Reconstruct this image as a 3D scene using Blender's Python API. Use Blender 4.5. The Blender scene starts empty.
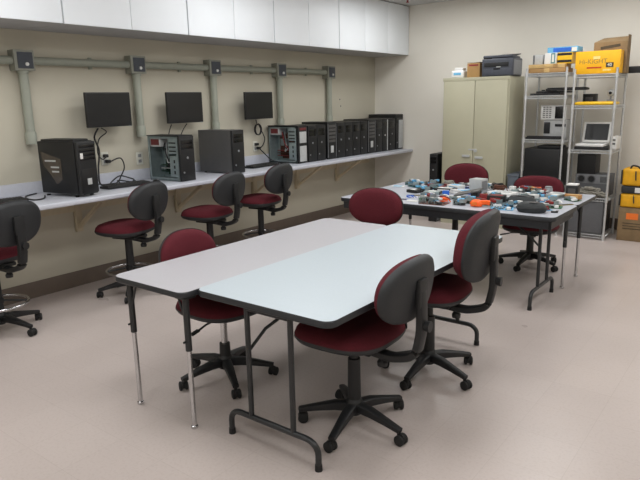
import bpy, bmesh, math, random
from mathutils import Vector, Matrix, Euler
random.seed(7)
PI = math.pi
C = bpy.context.scene.collection
R = math.radians

# ------------------------------------------------------------------ materials
def lin(c):
    c = c / 255.0
    return c / 12.92 if c <= 0.04045 else ((c + 0.055) / 1.055) ** 2.4
MATS = {}
def mat(name, rgb, rough=0.6, metal=0.0, var=0.08, scale=40.0, bump=0.0, bscale=None, spec=0.5, coat=0.0, emit=0.0):
    m = bpy.data.materials.new(name); m.use_nodes = True
    nt = m.node_tree; N = nt.nodes; L = nt.links
    b = N['Principled BSDF']
    col = [lin(v) for v in rgb]
    tc = N.new('ShaderNodeTexCoord')
    nz = N.new('ShaderNodeTexNoise'); nz.inputs['Scale'].default_value = scale; nz.inputs['Detail'].default_value = 3
    L.new(tc.outputs['Object'], nz.inputs['Vector'])
    cr = N.new('ShaderNodeValToRGB')
    cr.color_ramp.elements[0].position = 0.3; cr.color_ramp.elements[1].position = 0.7
    cr.color_ramp.elements[0].color = [v * (1 - var) for v in col] + [1]
    cr.color_ramp.elements[1].color = [min(1, v * (1 + var)) for v in col] + [1]
    L.new(nz.outputs['Fac'], cr.inputs['Fac']); L.new(cr.outputs['Color'], b.inputs['Base Color'])
    b.inputs['Roughness'].default_value = rough; b.inputs['Metallic'].default_value = metal
    b.inputs['Specular IOR Level'].default_value = spec
    if coat: b.inputs['Coat Weight'].default_value = coat
    if bump:
        n2 = N.new('ShaderNodeTexNoise'); n2.inputs['Scale'].default_value = bscale or scale * 4
        L.new(tc.outputs['Object'], n2.inputs['Vector'])
        bp = N.new('ShaderNodeBump'); bp.inputs['Strength'].default_value = bump; bp.inputs['Distance'].default_value = 0.01
        L.new(n2.outputs['Fac'], bp.inputs['Height']); L.new(bp.outputs['Normal'], b.inputs['Normal'])
    if emit:
        b.inputs['Emission Color'].default_value = col + [1]; b.inputs['Emission Strength'].default_value = emit
    MATS[name] = m
    return m

def floor_mat():
    m = mat('vinyl_floor', (194, 183, 178), rough=0.32, var=0.05, scale=1.1)
    nt = m.node_tree; N = nt.nodes; L = nt.links; b = N['Principled BSDF']
    base = b.inputs['Base Color'].links[0].from_socket
    tc = [n for n in N if n.type == 'TEX_COORD'][0]
    sp = N.new('ShaderNodeTexNoise'); sp.inputs['Scale'].default_value = 70; sp.inputs['Detail'].default_value = 2
    L.new(tc.outputs['Object'], sp.inputs['Vector'])
    r1 = N.new('ShaderNodeValToRGB'); r1.color_ramp.elements[0].position = .36; r1.color_ramp.elements[1].position = .5
    r1.color_ramp.elements[0].color = (.95, .94, .935, 1); r1.color_ramp.elements[1].color = (1, 1, 1, 1)
    L.new(sp.outputs['Fac'], r1.inputs['Fac'])
    mx = N.new('ShaderNodeMix'); mx.data_type = 'RGBA'; mx.blend_type = 'MULTIPLY'; mx.inputs[0].default_value = 1
    L.new(base, mx.inputs[6]); L.new(r1.outputs['Color'], mx.inputs[7])
    bk = N.new('ShaderNodeTexBrick'); bk.offset = 0.0; bk.inputs['Scale'].default_value = 1
    bk.inputs['Brick Width'].default_value = .3048; bk.inputs['Row Height'].default_value = .3048; bk.inputs['Mortar Size'].default_value = .0018
    bk.inputs['Color1'].default_value = (1, 1, 1, 1); bk.inputs['Color2'].default_value = (.975, .97, .97, 1); bk.inputs['Mortar'].default_value = (.9, .89, .88, 1)
    L.new(tc.outputs['Object'], bk.inputs['Vector'])
    m2 = N.new('ShaderNodeMix'); m2.data_type = 'RGBA'; m2.blend_type = 'MULTIPLY'; m2.inputs[0].default_value = 1
    L.new(mx.outputs[2], m2.inputs[6]); L.new(bk.outputs['Color'], m2.inputs[7])
    L.new(m2.outputs[2], b.inputs['Base Color'])
    rn = N.new('ShaderNodeMapRange'); rn.inputs[3].default_value = .22; rn.inputs[4].default_value = .42
    n3 = N.new('ShaderNodeTexNoise'); n3.inputs['Scale'].default_value = 3.5; n3.inputs['Detail'].default_value = 4
    L.new(tc.outputs['Object'], n3.inputs['Vector']); L.new(n3.outputs['Fac'], rn.inputs[0]); L.new(rn.outputs[0], b.inputs['Roughness'])
    return m
def ceil_mat():
    m = mat('ceiling_tile', (205, 205, 203), rough=.95, var=.04, scale=120)
    nt = m.node_tree; N = nt.nodes; L = nt.links; b = N['Principled BSDF']
    base = b.inputs['Base Color'].links[0].from_socket
    tc = [n for n in N if n.type == 'TEX_COORD'][0]
    bk = N.new('ShaderNodeTexBrick'); bk.offset = 0; bk.inputs['Scale'].default_value = 1
    bk.inputs['Brick Width'].default_value = 1.2; bk.inputs['Row Height'].default_value = .6; bk.inputs['Mortar Size'].default_value = .012
    for k in ('Color1', 'Color2'): bk.inputs[k].default_value = (.9, .9, .9, 1)
    bk.inputs['Mortar'].default_value = (1, 1, 1, 1)
    L.new(tc.outputs['Object'], bk.inputs['Vector'])
    m2 = N.new('ShaderNodeMix'); m2.data_type = 'RGBA'; m2.blend_type = 'MULTIPLY'; m2.inputs[0].default_value = 1
    L.new(base, m2.inputs[6]); L.new(bk.outputs['Color'], m2.inputs[7]); L.new(m2.outputs[2], b.inputs['Base Color'])
    return m
floor_m = floor_mat(); ceil_m = ceil_mat()
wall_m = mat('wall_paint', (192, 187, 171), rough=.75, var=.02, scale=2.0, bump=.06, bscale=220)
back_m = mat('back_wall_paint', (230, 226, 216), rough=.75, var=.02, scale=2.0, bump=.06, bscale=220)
base_m = mat('vinyl_baseboard', (104, 92, 82), rough=.5, var=.06, scale=12)
bench_m = mat('bench_laminate', (196, 199, 209), rough=.35, var=.03, scale=60)
bracket_m = mat('bracket_paint', (196, 184, 158), rough=.6, var=.05, scale=20)
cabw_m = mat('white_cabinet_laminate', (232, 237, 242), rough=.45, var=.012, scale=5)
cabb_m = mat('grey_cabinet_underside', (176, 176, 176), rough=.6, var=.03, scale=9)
gap_m = mat('dark_gap', (60, 60, 60), rough=.8)
pipe_m = mat('conduit_paint', (152, 156, 144), rough=.5, var=.05, scale=15)
boxface_m = mat('box_cover_slate', (62, 68, 78), rough=.45, var=.08, scale=60)
boxrim_m = mat('box_rim_grey', (142, 144, 134), rough=.45, metal=.3, var=.08, scale=30)
blk_m = mat('black_plastic', (22, 23, 25), rough=.5, var=.1, scale=60, bump=.05, bscale=400)
shell_m = mat('chair_shell_plastic', (36, 38, 41), rough=.55, var=.08, scale=70, bump=.1, bscale=500)
blkgl_m = mat('black_gloss', (14, 15, 17), rough=.2, var=.05, scale=30)
screen_m = mat('screen_off', (18, 20, 23), rough=.28, var=.03, scale=8)
steelblk_m = mat('black_steel', (16, 17, 19), rough=.45, var=.08, scale=40)
dgrey_m = mat('charcoal_steel', (80, 79, 79), rough=.42, var=.05, scale=20)
grey_m = mat('grey_plastic', (128, 130, 133), rough=.5, var=.06, scale=40)
lgrey_m = mat('light_grey_plastic', (182, 184, 184), rough=.5, var=.05, scale=40)
slate_m = mat('slate_grey_steel', (96, 97, 100), rough=.5, var=.04, scale=30)
steel_m = mat('galvanized_steel', (150, 164, 166), rough=.4, metal=.55, var=.1, scale=25)
chrome_m = mat('chrome', (200, 200, 202), rough=.18, metal=1.0, var=.04, scale=50)
wire_m = mat('zinc_wire', (205, 207, 208), rough=.35, metal=.6, var=.08, scale=60)
tabL_m = mat('grey_table_laminate', (184, 183, 188), rough=.32, var=.02, scale=90)
tabW_m = mat('white_table_laminate', (188, 199, 206), rough=.3, var=.018, scale=90)
tabB_m = mat('work_table_laminate', (180, 183, 192), rough=.35, var=.03, scale=60)
edge_m = mat('black_edge_band', (36, 38, 42), rough=.45, var=.08, scale=60)
legblk_m = mat('black_leg_paint', (34, 36, 38), rough=.35, var=.08, scale=40)
red_m = mat('burgundy_fabric', (90, 34, 42), rough=.95, var=.22, scale=260, bump=.25, bscale=900, spec=.2)
almond_m = mat('almond_cabinet_paint', (180, 177, 154), rough=.45, var=.025, scale=6)
card_m = mat('cardboard', (168, 132, 84), rough=.85, var=.08, scale=14)
card2_m = mat('brown_cardboard_worn', (132, 110, 80), rough=.85, var=.14, scale=10)
cardl_m = mat('pale_cardboard', (196, 164, 110), rough=.85, var=.1, scale=12)
yel_m = mat('yellow_print', (240, 178, 14), rough=.5, var=.06, scale=10)
yelbag_m = mat('yellow_bag_vinyl', (226, 166, 14), rough=.6, var=.1, scale=16, bump=.2, bscale=30)
yelt_m = mat('yellow_plastic', (236, 190, 30), rough=.4, var=.05, scale=20)
white_m = mat('white_plastic', (224, 224, 222), rough=.45, var=.03, scale=30)
ivory_m = mat('ivory_plastic', (206, 206, 196), rough=.5, var=.04, scale=30)
blue_m = mat('blue_print', (40, 100, 200), rough=.45, var=.1, scale=30)
sky_m = mat('sky_blue_print', (110, 178, 218), rough=.5, var=.12, scale=60)
maroon_m = mat('maroon_print', (104, 40, 42), rough=.5, var=.1, scale=40)
teal_m = mat('teal_board', (52, 120, 128), rough=.5, var=.2, scale=90)
green_m = mat('green_board', (44, 104, 68), rough=.5, var=.2, scale=90)
dgreen_m = mat('dark_green_board', (30, 60, 44), rough=.5, var=.2, scale=90)
brown_m = mat('brown_board', (92, 52, 36), rough=.5, var=.25, scale=90)
orange_m = mat('orange_plastic', (250, 98, 24), rough=.42, var=.05, scale=30)
oranlab_m = mat('orange_label', (236, 118, 40), rough=.6, var=.05, scale=30)
redp_m = mat('red_plastic', (136, 44, 44), rough=.45, var=.1, scale=40)
cable_m = mat('black_cable', (28, 28, 30), rough=.55, var=.1, scale=50)
cableg_m = mat('grey_cable', (150, 146, 136), rough=.6, var=.1, scale=50)
gold_m = mat('brass_contacts', (198, 158, 70), rough=.35, metal=.7, var=.1, scale=80)
inkd_m = mat('dark_ink', (70, 60, 44), rough=.7)
faded_m = mat('faded_ink', (150, 122, 62), rough=.7)
mat('pale_yellow_ink', (238, 212, 130), rough=.7)
inkw_m = mat('white_ink', (236, 232, 214), rough=.7)
inkr_m = mat('red_ink', (190, 60, 20), rough=.7)
cloth_m = mat('black_nylon', (40, 44, 46), rough=.6, var=.15, scale=70, bump=.3, bscale=60)
glass_m = mat('tinted_side_window', (74, 66, 58), rough=.12, var=.35, scale=9)
jar_m = mat('cloudy_plastic', (150, 154, 158), rough=.25, var=.1, scale=30)
diff_m = mat('light_diffuser', (240, 244, 250), rough=.6, emit=2.5)
wood_m = mat('tan_wood', (170, 122, 72), rough=.6, var=.15, scale=16)
binm_m = mat('blue_grey_bin', (88, 96, 106), rough=.5, var=.06, scale=20)
paper_m = mat('white_paper', (222, 222, 216), rough=.8, var=.03, scale=20)
rubber_m = mat('rubber', (22, 22, 23), rough=.75, var=.08, scale=60)

# ------------------------------------------------------------------ mesh builder
class MB:
    def __init__(s): s.bm = bmesh.new(); s.mi = 0; s.M = Matrix.Identity(4)
    def _fin(s, faces):
        for f in faces: f.material_index = s.mi
    def _v(s, p): return s.bm.verts.new(s.M @ Vector(p))
    def box(s, c, d, rot=None, bev=0.0, seg=2, taper=None):
        T = Matrix.Translation(c)
        if rot is not None: T = T @ Euler(rot).to_matrix().to_4x4()
        vs = []
        for z in (-.5, .5):
            k = 1 if (taper is None or z < 0) else taper
            for x, y in ((-.5, -.5), (.5, -.5), (.5, .5), (-.5, .5)):
                vs.append(s.bm.verts.new(s.M @ T @ Vector((x * d[0] * k, y * d[1] * k, z * d[2]))))
        F = [(3, 2, 1, 0), (4, 5, 6, 7), (0, 1, 5, 4), (1, 2, 6, 5), (2, 3, 7, 6), (3, 0, 4, 7)]
        fs = [s.bm.faces.new([vs[i] for i in f]) for f in F]
        s._fin(fs)
        if bev:
            es = list({e for f in fs for e in f.edges})
            r = bmesh.ops.bevel(s.bm, geom=es, offset=bev, segments=seg, affect='EDGES', profile=.6, clamp_overlap=True)
            s._fin(r['faces'])
        return s
    def rings(s, rings, cap=True, closed=True):
        V = [[s._v(p) for p in r] for r in rings]
        fs = []; n = len(V[0])
        for a, b in zip(V, V[1:]):
            for i in range(n if closed else n - 1):
                j = (i + 1) % n
                fs.append(s.bm.faces.new((a[i], a[j], b[j], b[i])))
        if cap and closed:
            fs.append(s.bm.faces.new(list(reversed(V[0])))); fs.append(s.bm.faces.new(V[-1]))
        s._fin(fs); return s
    def cyl(s, p0, p1, r0, r1=None, seg=16):
        return s.tube([p0, p1], [r0, r0 if r1 is None else r1], seg)
    def tube(s, path, r, seg=10, sect=None, closed=False, up=None):
        P = [Vector(p) for p in path]; n = len(P)
        rr = r if isinstance(r, (list, tuple)) else [r] * n
        ups = Vector(up) if up else None
        rings = []; prev = None
        for i in range(n):
            if closed: t = P[(i + 1) % n] - P[i - 1]
            else: t = P[min(i + 1, n - 1)] - P[max(i - 1, 0)]
            t.normalize()
            if ups is not None: a = ups.copy()
            elif prev is None: a = Vector((0, 0, 1)) if abs(t.z) < .9 else Vector((1, 0, 0))
            else: a = prev
            a = (a - t * a.dot(t))
            if a.length < 1e-6: a = t.orthogonal()
            a.normalize(); b = t.cross(a); prev = a
            if sect:      # rounded rectangle: sect=(half width along b, half height along a)
                w, h = (sect[i] if isinstance(sect, list) else sect); ring = []
                for k in range(12):
                    an = 2 * PI * k / 12; c_, s_ = math.cos(an), math.sin(an)
                    cx = math.copysign(abs(c_) ** .45, c_); sy = math.copysign(abs(s_) ** .45, s_)
                    ring.append(P[i] + b * w * cx + a * h * sy)
            else:
                ring = [P[i] + (a * math.cos(2 * PI * k / seg) + b * math.sin(2 * PI * k / seg)) * rr[i] for k in range(seg)]
            rings.append(ring)
        if closed:
            rings.append(rings[0]); V = rings
            vs = [[s._v(p) for p in r_] for r_ in rings[:-1]]; vs.append(vs[0]); fs = []
            m = len(vs[0])
            for a_, b_ in zip(vs, vs[1:]):
                for i in range(m):
                    j = (i + 1) % m; fs.append(s.bm.faces.new((a_[i], a_[j], b_[j], b_[i])))
            s._fin(fs); return s
        return s.rings(rings)
    def lens(s, prof, a, b, n=2.4, seg=40, axis='z', bend=0.0, bend2=0.0):
        """closed disc: prof = [(radius fraction, height)], first and last at radius 0; axis = direction of height"""
        def pt(r, h, j):
            an = 2 * PI * j / seg; c_, s_ = math.cos(an), math.sin(an)
            u = a * r * math.copysign(abs(c_) ** (2 / n), c_); v = b * r * math.copysign(abs(s_) ** (2 / n), s_)
            hh = h + bend * u * u + bend2 * v * v
            return (u, v, hh) if axis == 'z' else (hh, u, v)
        p0 = s._v(pt(0, prof[0][1], 0)); p1 = s._v(pt(0, prof[-1][1], 0))
        V = [[s._v(pt(r, h, j)) for j in range(seg)] for r, h in prof[1:-1]]
        fs = []
        for j in range(seg):
            k = (j + 1) % seg
            fs.append(s.bm.faces.new((p0, V[0][j], V[0][k]))); fs.append(s.bm.faces.new((p1, V[-1][k], V[-1][j])))
            for A, B in zip(V, V[1:]): fs.append(s.bm.faces.new((A[j], B[j], B[k], A[k])))
        s._fin(fs); return s
    def lathe(s, prof, c=(0, 0, 0), seg=20):
        return s.rings([[(c[0] + r * math.cos(2 * PI * k / seg), c[1] + r * math.sin(2 * PI * k / seg), c[2] + z) for k in range(seg)] for r, z in prof])
    def slab(s, outline, z0, z1, bev=0.0):
        rings = [[(x, y, z0) for x, y in outline], [(x, y, z1) for x, y in outline]]
        return s.rings(rings)
    def poly(s, pts):
        s._fin([s.bm.faces.new([s._v(p) for p in pts])]); return s
    def prism(s, pts, vec):
        """flat polygon extruded along vec"""
        v = Vector(vec)
        return s.rings([[Vector(p) for p in pts], [Vector(p) + v for p in pts]])
    def build(s, name, mats, parent=None, loc=None, rot=None, smooth=True):
        bmesh.ops.recalc_face_normals(s.bm, faces=s.bm.faces)
        me = bpy.data.meshes.new(name); s.bm.to_mesh(me); s.bm.free()
        if not isinstance(mats, (list, tuple)): mats = [mats]
        for m in mats: me.materials.append(m)
        if smooth:
            me.polygons.foreach_set('use_smooth', [True] * len(me.polygons))
            me.set_sharp_from_angle(angle=R(38))
        o = bpy.data.objects.new(name, me); C.objects.link(o)
        if parent: o.parent = parent
        if loc: o.location = loc
        if rot: o.rotation_euler = rot
        return o

def rrect(x0, x1, y0, y1, r, seg=6):
    pts = []
    for cx, cy, a0 in ((x1 - r, y0 + r, -90), (x1 - r, y1 - r, 0), (x0 + r, y1 - r, 90), (x0 + r, y0 + r, 180)):
        for k in range(seg + 1):
            a = R(a0 + 90 * k / seg); pts.append((cx + r * math.cos(a), cy + r * math.sin(a)))
    return pts
def smooth_path(pts, n=6):
    """Catmull-Rom through the points"""
    P = [Vector(p) for p in pts]; out = []
    for i in range(len(P) - 1):
        p0, p1, p2, p3 = P[max(i - 1, 0)], P[i], P[i + 1], P[min(i + 2, len(P) - 1)]
        for k in range(n):
            t = k / n
            out.append(.5 * ((2 * p1) + (p2 - p0) * t + (2 * p0 - 5 * p1 + 4 * p2 - p3) * t * t + (3 * p1 - p0 - 3 * p2 + p3) * t ** 3))
    out.append(P[-1]); return out
def thing(name, label, cat, loc=(0, 0, 0), rz=0, group=None):
    o = bpy.data.objects.new(name, None); C.objects.link(o); o.empty_display_size = .05
    o.location = loc; o.rotation_euler = (0, 0, R(rz)); o['label'] = label; o['category'] = cat
    if group: o['group'] = group
    return o
def tag(o, label, cat, group=None):
    o['label'] = label; o['category'] = cat
    if group: o['group'] = group
    return o
def struct(o): o['kind'] = 'structure'; return o
def copy_tree(o, parent=None):
    c = o.copy(); C.objects.link(c); c.parent = parent
    for ch in list(o.children): copy_tree(ch, c)
    return c
def dup(o, label, loc, rz=None, group=None):
    c = copy_tree(o); c['label'] = label; c.location = loc
    if rz is not None: c.rotation_euler = (0, 0, R(rz))
    if group: c['group'] = group
    return c
def text_mesh(name, s, size, m, parent, M):
    cu = bpy.data.curves.new(name, 'FONT'); cu.body = s; cu.size = size; cu.extrude = .0006; cu.align_x = 'CENTER'; cu.align_y = 'CENTER'
    t = bpy.data.objects.new(name + '_tmp', cu); C.objects.link(t)
    dg = bpy.context.evaluated_depsgraph_get(); dg.update()
    me = bpy.data.meshes.new_from_object(t.evaluated_get(dg)); me.name = name
    bpy.data.objects.remove(t); bpy.data.curves.remove(cu)
    me.materials.clear(); me.materials.append(m)
    o = bpy.data.objects.new(name, me); C.objects.link(o); o.parent = parent; o.matrix_local = M
    return o

# ------------------------------------------------------------------ the room
XL, XR, YF, YB, ZC = -5.0, 1.9, -2.0, 7.9, 2.86
struct(MB().box(((XL + XR) / 2, (YF + YB) / 2, -.05), (XR - XL + .4, YB - YF + .4, .1)).build('floor', floor_m))
struct(MB().box(((XL + XR) / 2, (YF + YB) / 2, ZC + .05), (XR - XL + .4, YB - YF + .4, .1)).build('ceiling', ceil_m))
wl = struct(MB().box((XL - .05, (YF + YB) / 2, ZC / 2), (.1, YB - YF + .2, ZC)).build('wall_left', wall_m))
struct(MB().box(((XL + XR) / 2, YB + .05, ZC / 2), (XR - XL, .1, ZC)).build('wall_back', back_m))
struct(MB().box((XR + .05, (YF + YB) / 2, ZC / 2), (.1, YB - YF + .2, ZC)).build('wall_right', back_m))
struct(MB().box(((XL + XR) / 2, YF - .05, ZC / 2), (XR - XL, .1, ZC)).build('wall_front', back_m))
for nm, y, z in (('screw_hole', 5.78, 1.63), ('screw_hole', 5.78, 1.52), ('screw_hole', 7.0, 1.61), ('screw_hole', 7.02, 1.52)):
    MB().cyl((XL - .002, y, z), (XL + .002, y, z), .011, seg=10).build(nm, slate_m, wl)
def baseboard(name, c, d):
    b = MB(); b.box(c, d, bev=.004); struct(b.build(name, base_m))
baseboard('baseboard_left', (XL + .006, (YF + YB) / 2, .07), (.012, YB - YF, .14))
baseboard('baseboard_back', ((XL + XR) / 2, YB - .006, .07), (XR - XL, .012, .14))

# ceiling lights
def make_light():
    t = thing('ceiling_light', 'recessed fluorescent ceiling light panel with white frame', 'ceiling light')
    f = MB()
    for c, d in (((0, -.59, 0), (.6, .02, .03)), ((0, .59, 0), (.6, .02, .03)), ((-.29, 0, 0), (.02, 1.16, .03)), ((.29, 0, 0), (.02, 1.16, .03))): f.box(c, d)
    f.build('frame', white_m, t); MB().box((0, 0, .003), (.56, 1.16, .008)).build('diffuser', diff_m, t)
    return t
lx = [-3.55, -1.75, .05]; ly = [-.6, 1.8, 4.2, 6.55]
first = None
for i, x in enumerate(lx):
    for j, y in enumerate(ly):
        if first is None: first = make_light(); o = first
        else: o = copy_tree(first)
        o.location = (x, y, ZC - .016); o['group'] = 'ceiling light panels overhead'
        d = bpy.data.lights.new('panel_lamp', 'AREA'); d.shape = 'RECTANGLE'; d.size = .54; d.size_y = 1.12
        d.energy = 15; d.color = (1.0, .985, .955)
        lo = bpy.data.objects.new('panel_lamp', d); C.objects.link(lo); lo.location = (x, y, ZC - .035)
w = bpy.data.worlds.new('room_world'); bpy.context.scene.world = w; w.use_nodes = True
w.node_tree.nodes['Background'].inputs[0].default_value = (.6, .62, .65, 1); w.node_tree.nodes['Background'].inputs[1].default_value = .15

sp = thing('fire_sprinkler', 'small reddish fire sprinkler head hanging from ceiling near back corner', 'sprinkler', (-4.15, 7.35, ZC))
MB().cyl((0, 0, 0), (0, 0, -.012), .035, .03).build('flange', white_m, sp)
b = MB(); b.cyl((0, 0, -.012), (0, 0, -.04), .012); b.cyl((0, 0, -.04), (0, 0, -.046), .02); b.build('nozzle', redp_m, sp)

# ------------------------------------------------------------------ wall bench
BZ = .888; BX = -4.335
t = thing('computer_bench', 'long pale grey laminate bench fixed along the left wall', 'bench', (-4.67, 4.3, 0))
def W(o, p): return (p[0] - o.location.x, p[1] - o.location.y, p[2] - o.location.z)
b = MB(); b.box(W(t, ((XL + BX) / 2, 4.4, BZ - .02)), (BX - XL - .004, 6.99, .04), bev=.012, seg=3); b.build('worktop', bench_m, t)
b = MB(); b.box(W(t, (XL + .012, 4.4, BZ + .05)), (.02, 6.99, .10), bev=.004); b.build('backsplash', bench_m, t)
for y in (1.75, 2.92, 4.05, 5.2, 6.0, 6.88):
    b = MB(); x0 = XL + .004
    b.box(W(t, (x0 + .02, y, .68)), (.04, .06, .36), bev=.003)
    b.box(W(t, (x0 + .24, y, BZ - .06)), (.48, .06, .035), bev=.003)
    b.tube([W(t, (x0 + .03, y, .54)), W(t, (x0 + .42, y, BZ - .075))], .02, sect=(.02, .016))
    b.build('bracket', bracket_m, t)
b = MB(); b.box(W(t, (XL + .018, 4.9, .72)), (.03, 5.6, .07)); b.build('support_rail', bracket_m, t)

# overhead cabinets
cuts = [1.45, 2.66, 3.87, 5.04, 6.21, YB - .005]; nd = [2, 2, 2, 2, 3]
labs = ['white overhead wall cabinet at the left edge of the picture', 'white overhead wall cabinet above the leftmost wall monitor',
        'white overhead wall cabinet above the middle wall monitor', 'white overhead wall cabinet above the right wall monitor',
        'white overhead wall cabinet meeting the back wall, three doors wide']
CX = -4.43; CZ = 2.2
for k in range(5):
    y0, y1 = cuts[k], cuts[k + 1]
    t = thing('overhead_cabinet', labs[k], 'cabinet', (XL + .005, (y0 + y1) / 2, CZ), 0, 'overhead cabinets')
    w_ = y1 - y0; dp = CX - XL - .025
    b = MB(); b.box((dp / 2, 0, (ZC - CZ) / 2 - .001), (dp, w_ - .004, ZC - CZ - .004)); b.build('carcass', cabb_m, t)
    n = nd[k]; dw = (w_ - .008) / n
    for i in range(n):
        yc = -w_ / 2 + .004 + dw * (i + .5)
        b = MB(); b.box((dp + .0105, yc, (ZC - CZ) / 2 - .004), (.019, dw - .005, ZC - CZ - .014), bev=.002); b.build('door', cabw_m, t)

# conduit
t = thing('conduit_run', 'grey green horizontal conduit running high along the left wall', 'conduit', (XL + .05, 4.3, 1.96))
by = [2.57, 3.65, 4.62, 5.69, 6.69]
edges = [1.0] + by
for a_, c_ in zip(edges, by):
    MB().cyl((0, a_ - 4.3 + (.083 if a_ > 1.2 else 0), 0), (0, c_ - 4.3 - .083, 0), .032, seg=16).build('conduit_length', pipe_m, t)
for yy in (1.7, 3.2, 4.2, 5.25, 6.25):
    b = MB(); b.box((-.038, yy - 4.3, 0), (.02, .03, .10), bev=.003); b.build('pipe_clip', pipe_m, t)
boxlab = ['leftmost grey junction box with drop pipe on the left wall', 'second junction box with drop pipe, between left and middle monitors',
          'third junction box with drop pipe, between middle and right monitors', 'fourth junction box with drop pipe, right of the right monitor',
          'last junction box with drop pipe, above the far row of towers']
t0 = None
for k in range(5):
    if k == 0:
        t0 = t = thing('junction_box', boxlab[0], 'junction box', (XL, by[0], 1.96), 0, 'junction boxes on the conduit')
        b = MB(); b.box((.05, 0, 0), (.098, .165, .16), bev=.006); b.build('box_body', boxrim_m, t)
        cv = MB(); cv.box((.1015, .004, 0), (.006, .125, .125), bev=.003); cv = cv.build('cover_plate', boxface_m, t)
        MB().cyl((.10, .012, -.03), (.116, .012, -.03), .014).build('knob', white_m, cv)
        d = MB(); d.cyl((.05, 0, -.075), (.05, 0, -.58), .036, seg=18); d = d.build('drop_pipe', pipe_m, t)
        b = MB(); b.lathe([(.044, -.66), (.044, -.57), (.040, -.56)], (.05, 0, 0), 18); b.build('pipe_collar', pipe_m, d)
        b = MB(); b.lathe([(.044, -.10), (.044, -.075)], (.05, 0, 0), 18); b.build('pipe_collar', pipe_m, d)
    else: t = dup(t0, boxlab[k], (XL, by[k], 1.96))

# outlets and monitors
def make_outlet(label, y, z, plugs, grp='wall outlets above the bench'):
    t = thing('power_outlet', label, 'outlet', (XL, y, z), 0, grp)
    MB().box((.004, 0, 0), (.008, .075, .12), bev=.003).build('face_plate', ivory_m, t)
    for zz in (.026, -.026):
        MB().box((.009, 0, zz), (.004, .034, .030), bev=.002).build('socket', grey_m, t)
    for yy, zz in plugs:
        MB().box((.03, yy, zz), (.04, .04, .03), bev=.008).build('plug', blk_m, t)
    return t
make_outlet('wall outlet with black plugs beside the window-sided gaming tower', 3.26, 1.12, [(-.005, .026), (.015, -.026)])
make_outlet('empty white wall outlet left of the open-sided tower', 3.64, 1.09, [])
make_outlet('wall outlet with black plugs under the right monitor', 5.27, 1.09, [(0, .026), (.03, -.02)])
mlab = ['leftmost black flat wall monitor, above the gaming tower', 'middle black flat wall monitor, above the open-sided tower', 'right black flat wall monitor with a coiled cable below']
m0 = None; mons = []
for k, y in enumerate((3.25, 4.12, 5.20)):
    if k == 0:
        m0 = t = thing('flat_monitor', mlab[0], 'monitor', (XL, y, 1.56), 0, 'black wall monitors')
        b = MB(); b.box((.15, 0, 0), (.03, .45, .30), bev=.006); hb = b.build('bezel', blk_m, t)
        MB().box((.1655, 0, .006), (.002, .426, .262)).build('screen', screen_m, t)
        MB().box((.125, 0, 0), (.03, .3, .2), bev=.012, taper=.9).build('rear_housing', blk_m, t)
        b = MB(); b.box((.01, 0, 0), (.02, .1, .14), bev=.003); b.box((.07, 0, 0), (.12, .04, .05), bev=.006); b.build('wall_mount', steelblk_m, t)
        b = MB(); b.box((.166, .2, -.149), (.004, .03, .006)); b.build('button_strip', grey_m, t)
    else: t = dup(m0, mlab[k], (XL, y, 1.56))
    mons.append(t)

def cable(name, label, pts, r=.005, m=None, cat='cable', n=6, owner=None):
    if owner:
        q = owner.location; pts = [(p[0] - q.x, p[1] - q.y, p[2] - q.z) for p in pts]
    b = MB(); b.tube(smooth_path(pts, n), r, 8); o = b.build(name, m or cable_m, owner)
    if not owner: tag(o, label, cat)
    return o
x = XL
cable('monitor_cable', 'thick black cable hanging from the leftmost monitor to the bench', [(x + .10, 3.16, 1.40), (x + .06, 3.14, 1.32), (x + .05, 3.18, 1.2), (x + .06, 3.15, 1.05), (x + .10, 3.12, .93), (x + .16, 3.10, .905)], .008, owner=mons[0])
cable('monitor_cable', 'thin black looped cable from the leftmost monitor to its wall outlet', [(x + .09, 3.20, 1.40), (x + .07, 3.26, 1.36), (x + .05, 3.19, 1.30), (x + .04, 3.17, 1.18), (x + .06, 3.2, 1.12), (x + .06, 3.245, 1.145)], .005, owner=mons[0])
cable('loose_cable', 'black power cord drooping from the outlet beside the gaming tower', [(x + .055, 3.275, 1.09), (x + .10, 3.36, 1.12), (x + .09, 3.40, 1.03), (x + .10, 3.34, .94), (x + .14, 3.3, .90), (x + .2, 3.36, .90), (x + .14, 3.46, .91), (x + .08, 3.44, .93), (x + .12, 3.32, .96), (x + .14, 3.22, .92), (x + .2, 3.16, .905)], .006)
cable('monitor_cable', 'left thin black cable dropping from the middle monitor', [(x + .10, 3.98, 1.40), (x + .06, 3.97, 1.3), (x + .05, 3.96, 1.1), (x + .06, 3.97, .93)], .005, owner=mons[1])
cable('monitor_cable', 'right thin black cable dropping from the middle monitor', [(x + .10, 4.18, 1.40), (x + .06, 4.15, 1.33), (x + .05, 4.10, 1.2), (x + .06, 4.08, .93)], .005, owner=mons[1])
coil = [(x + .10, 5.2, 1.40), (x + .06, 5.25, 1.36)]
for k in range(40):
    a = -PI / 2 + PI + 2 * PI * k / 13; coil.append((x + .035 + .0006 * k, 5.285 + .05 * math.cos(a), 1.285 + .06 * math.sin(a)))
coil += [(x + .06, 5.36, 1.22), (x + .04, 5.40, 1.16), (x + .06, 5.34, 1.10), (x + .055, 5.30, 1.07)]
cable('monitor_cable', 'black cable hanging in a coil under the right monitor', coil, .006, n=3, owner=mons[2])
cable('loose_cable', 'black cord drooping from the outlet under the right monitor to the bench', [(x + .055, 5.28, 1.07), (x + .10, 5.33, 1.0), (x + .14, 5.38, .935), (x + .2, 5.42, .905), (x + .32, 5.36, .90), (x + .38, 5.42, .90)], .006)

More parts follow.
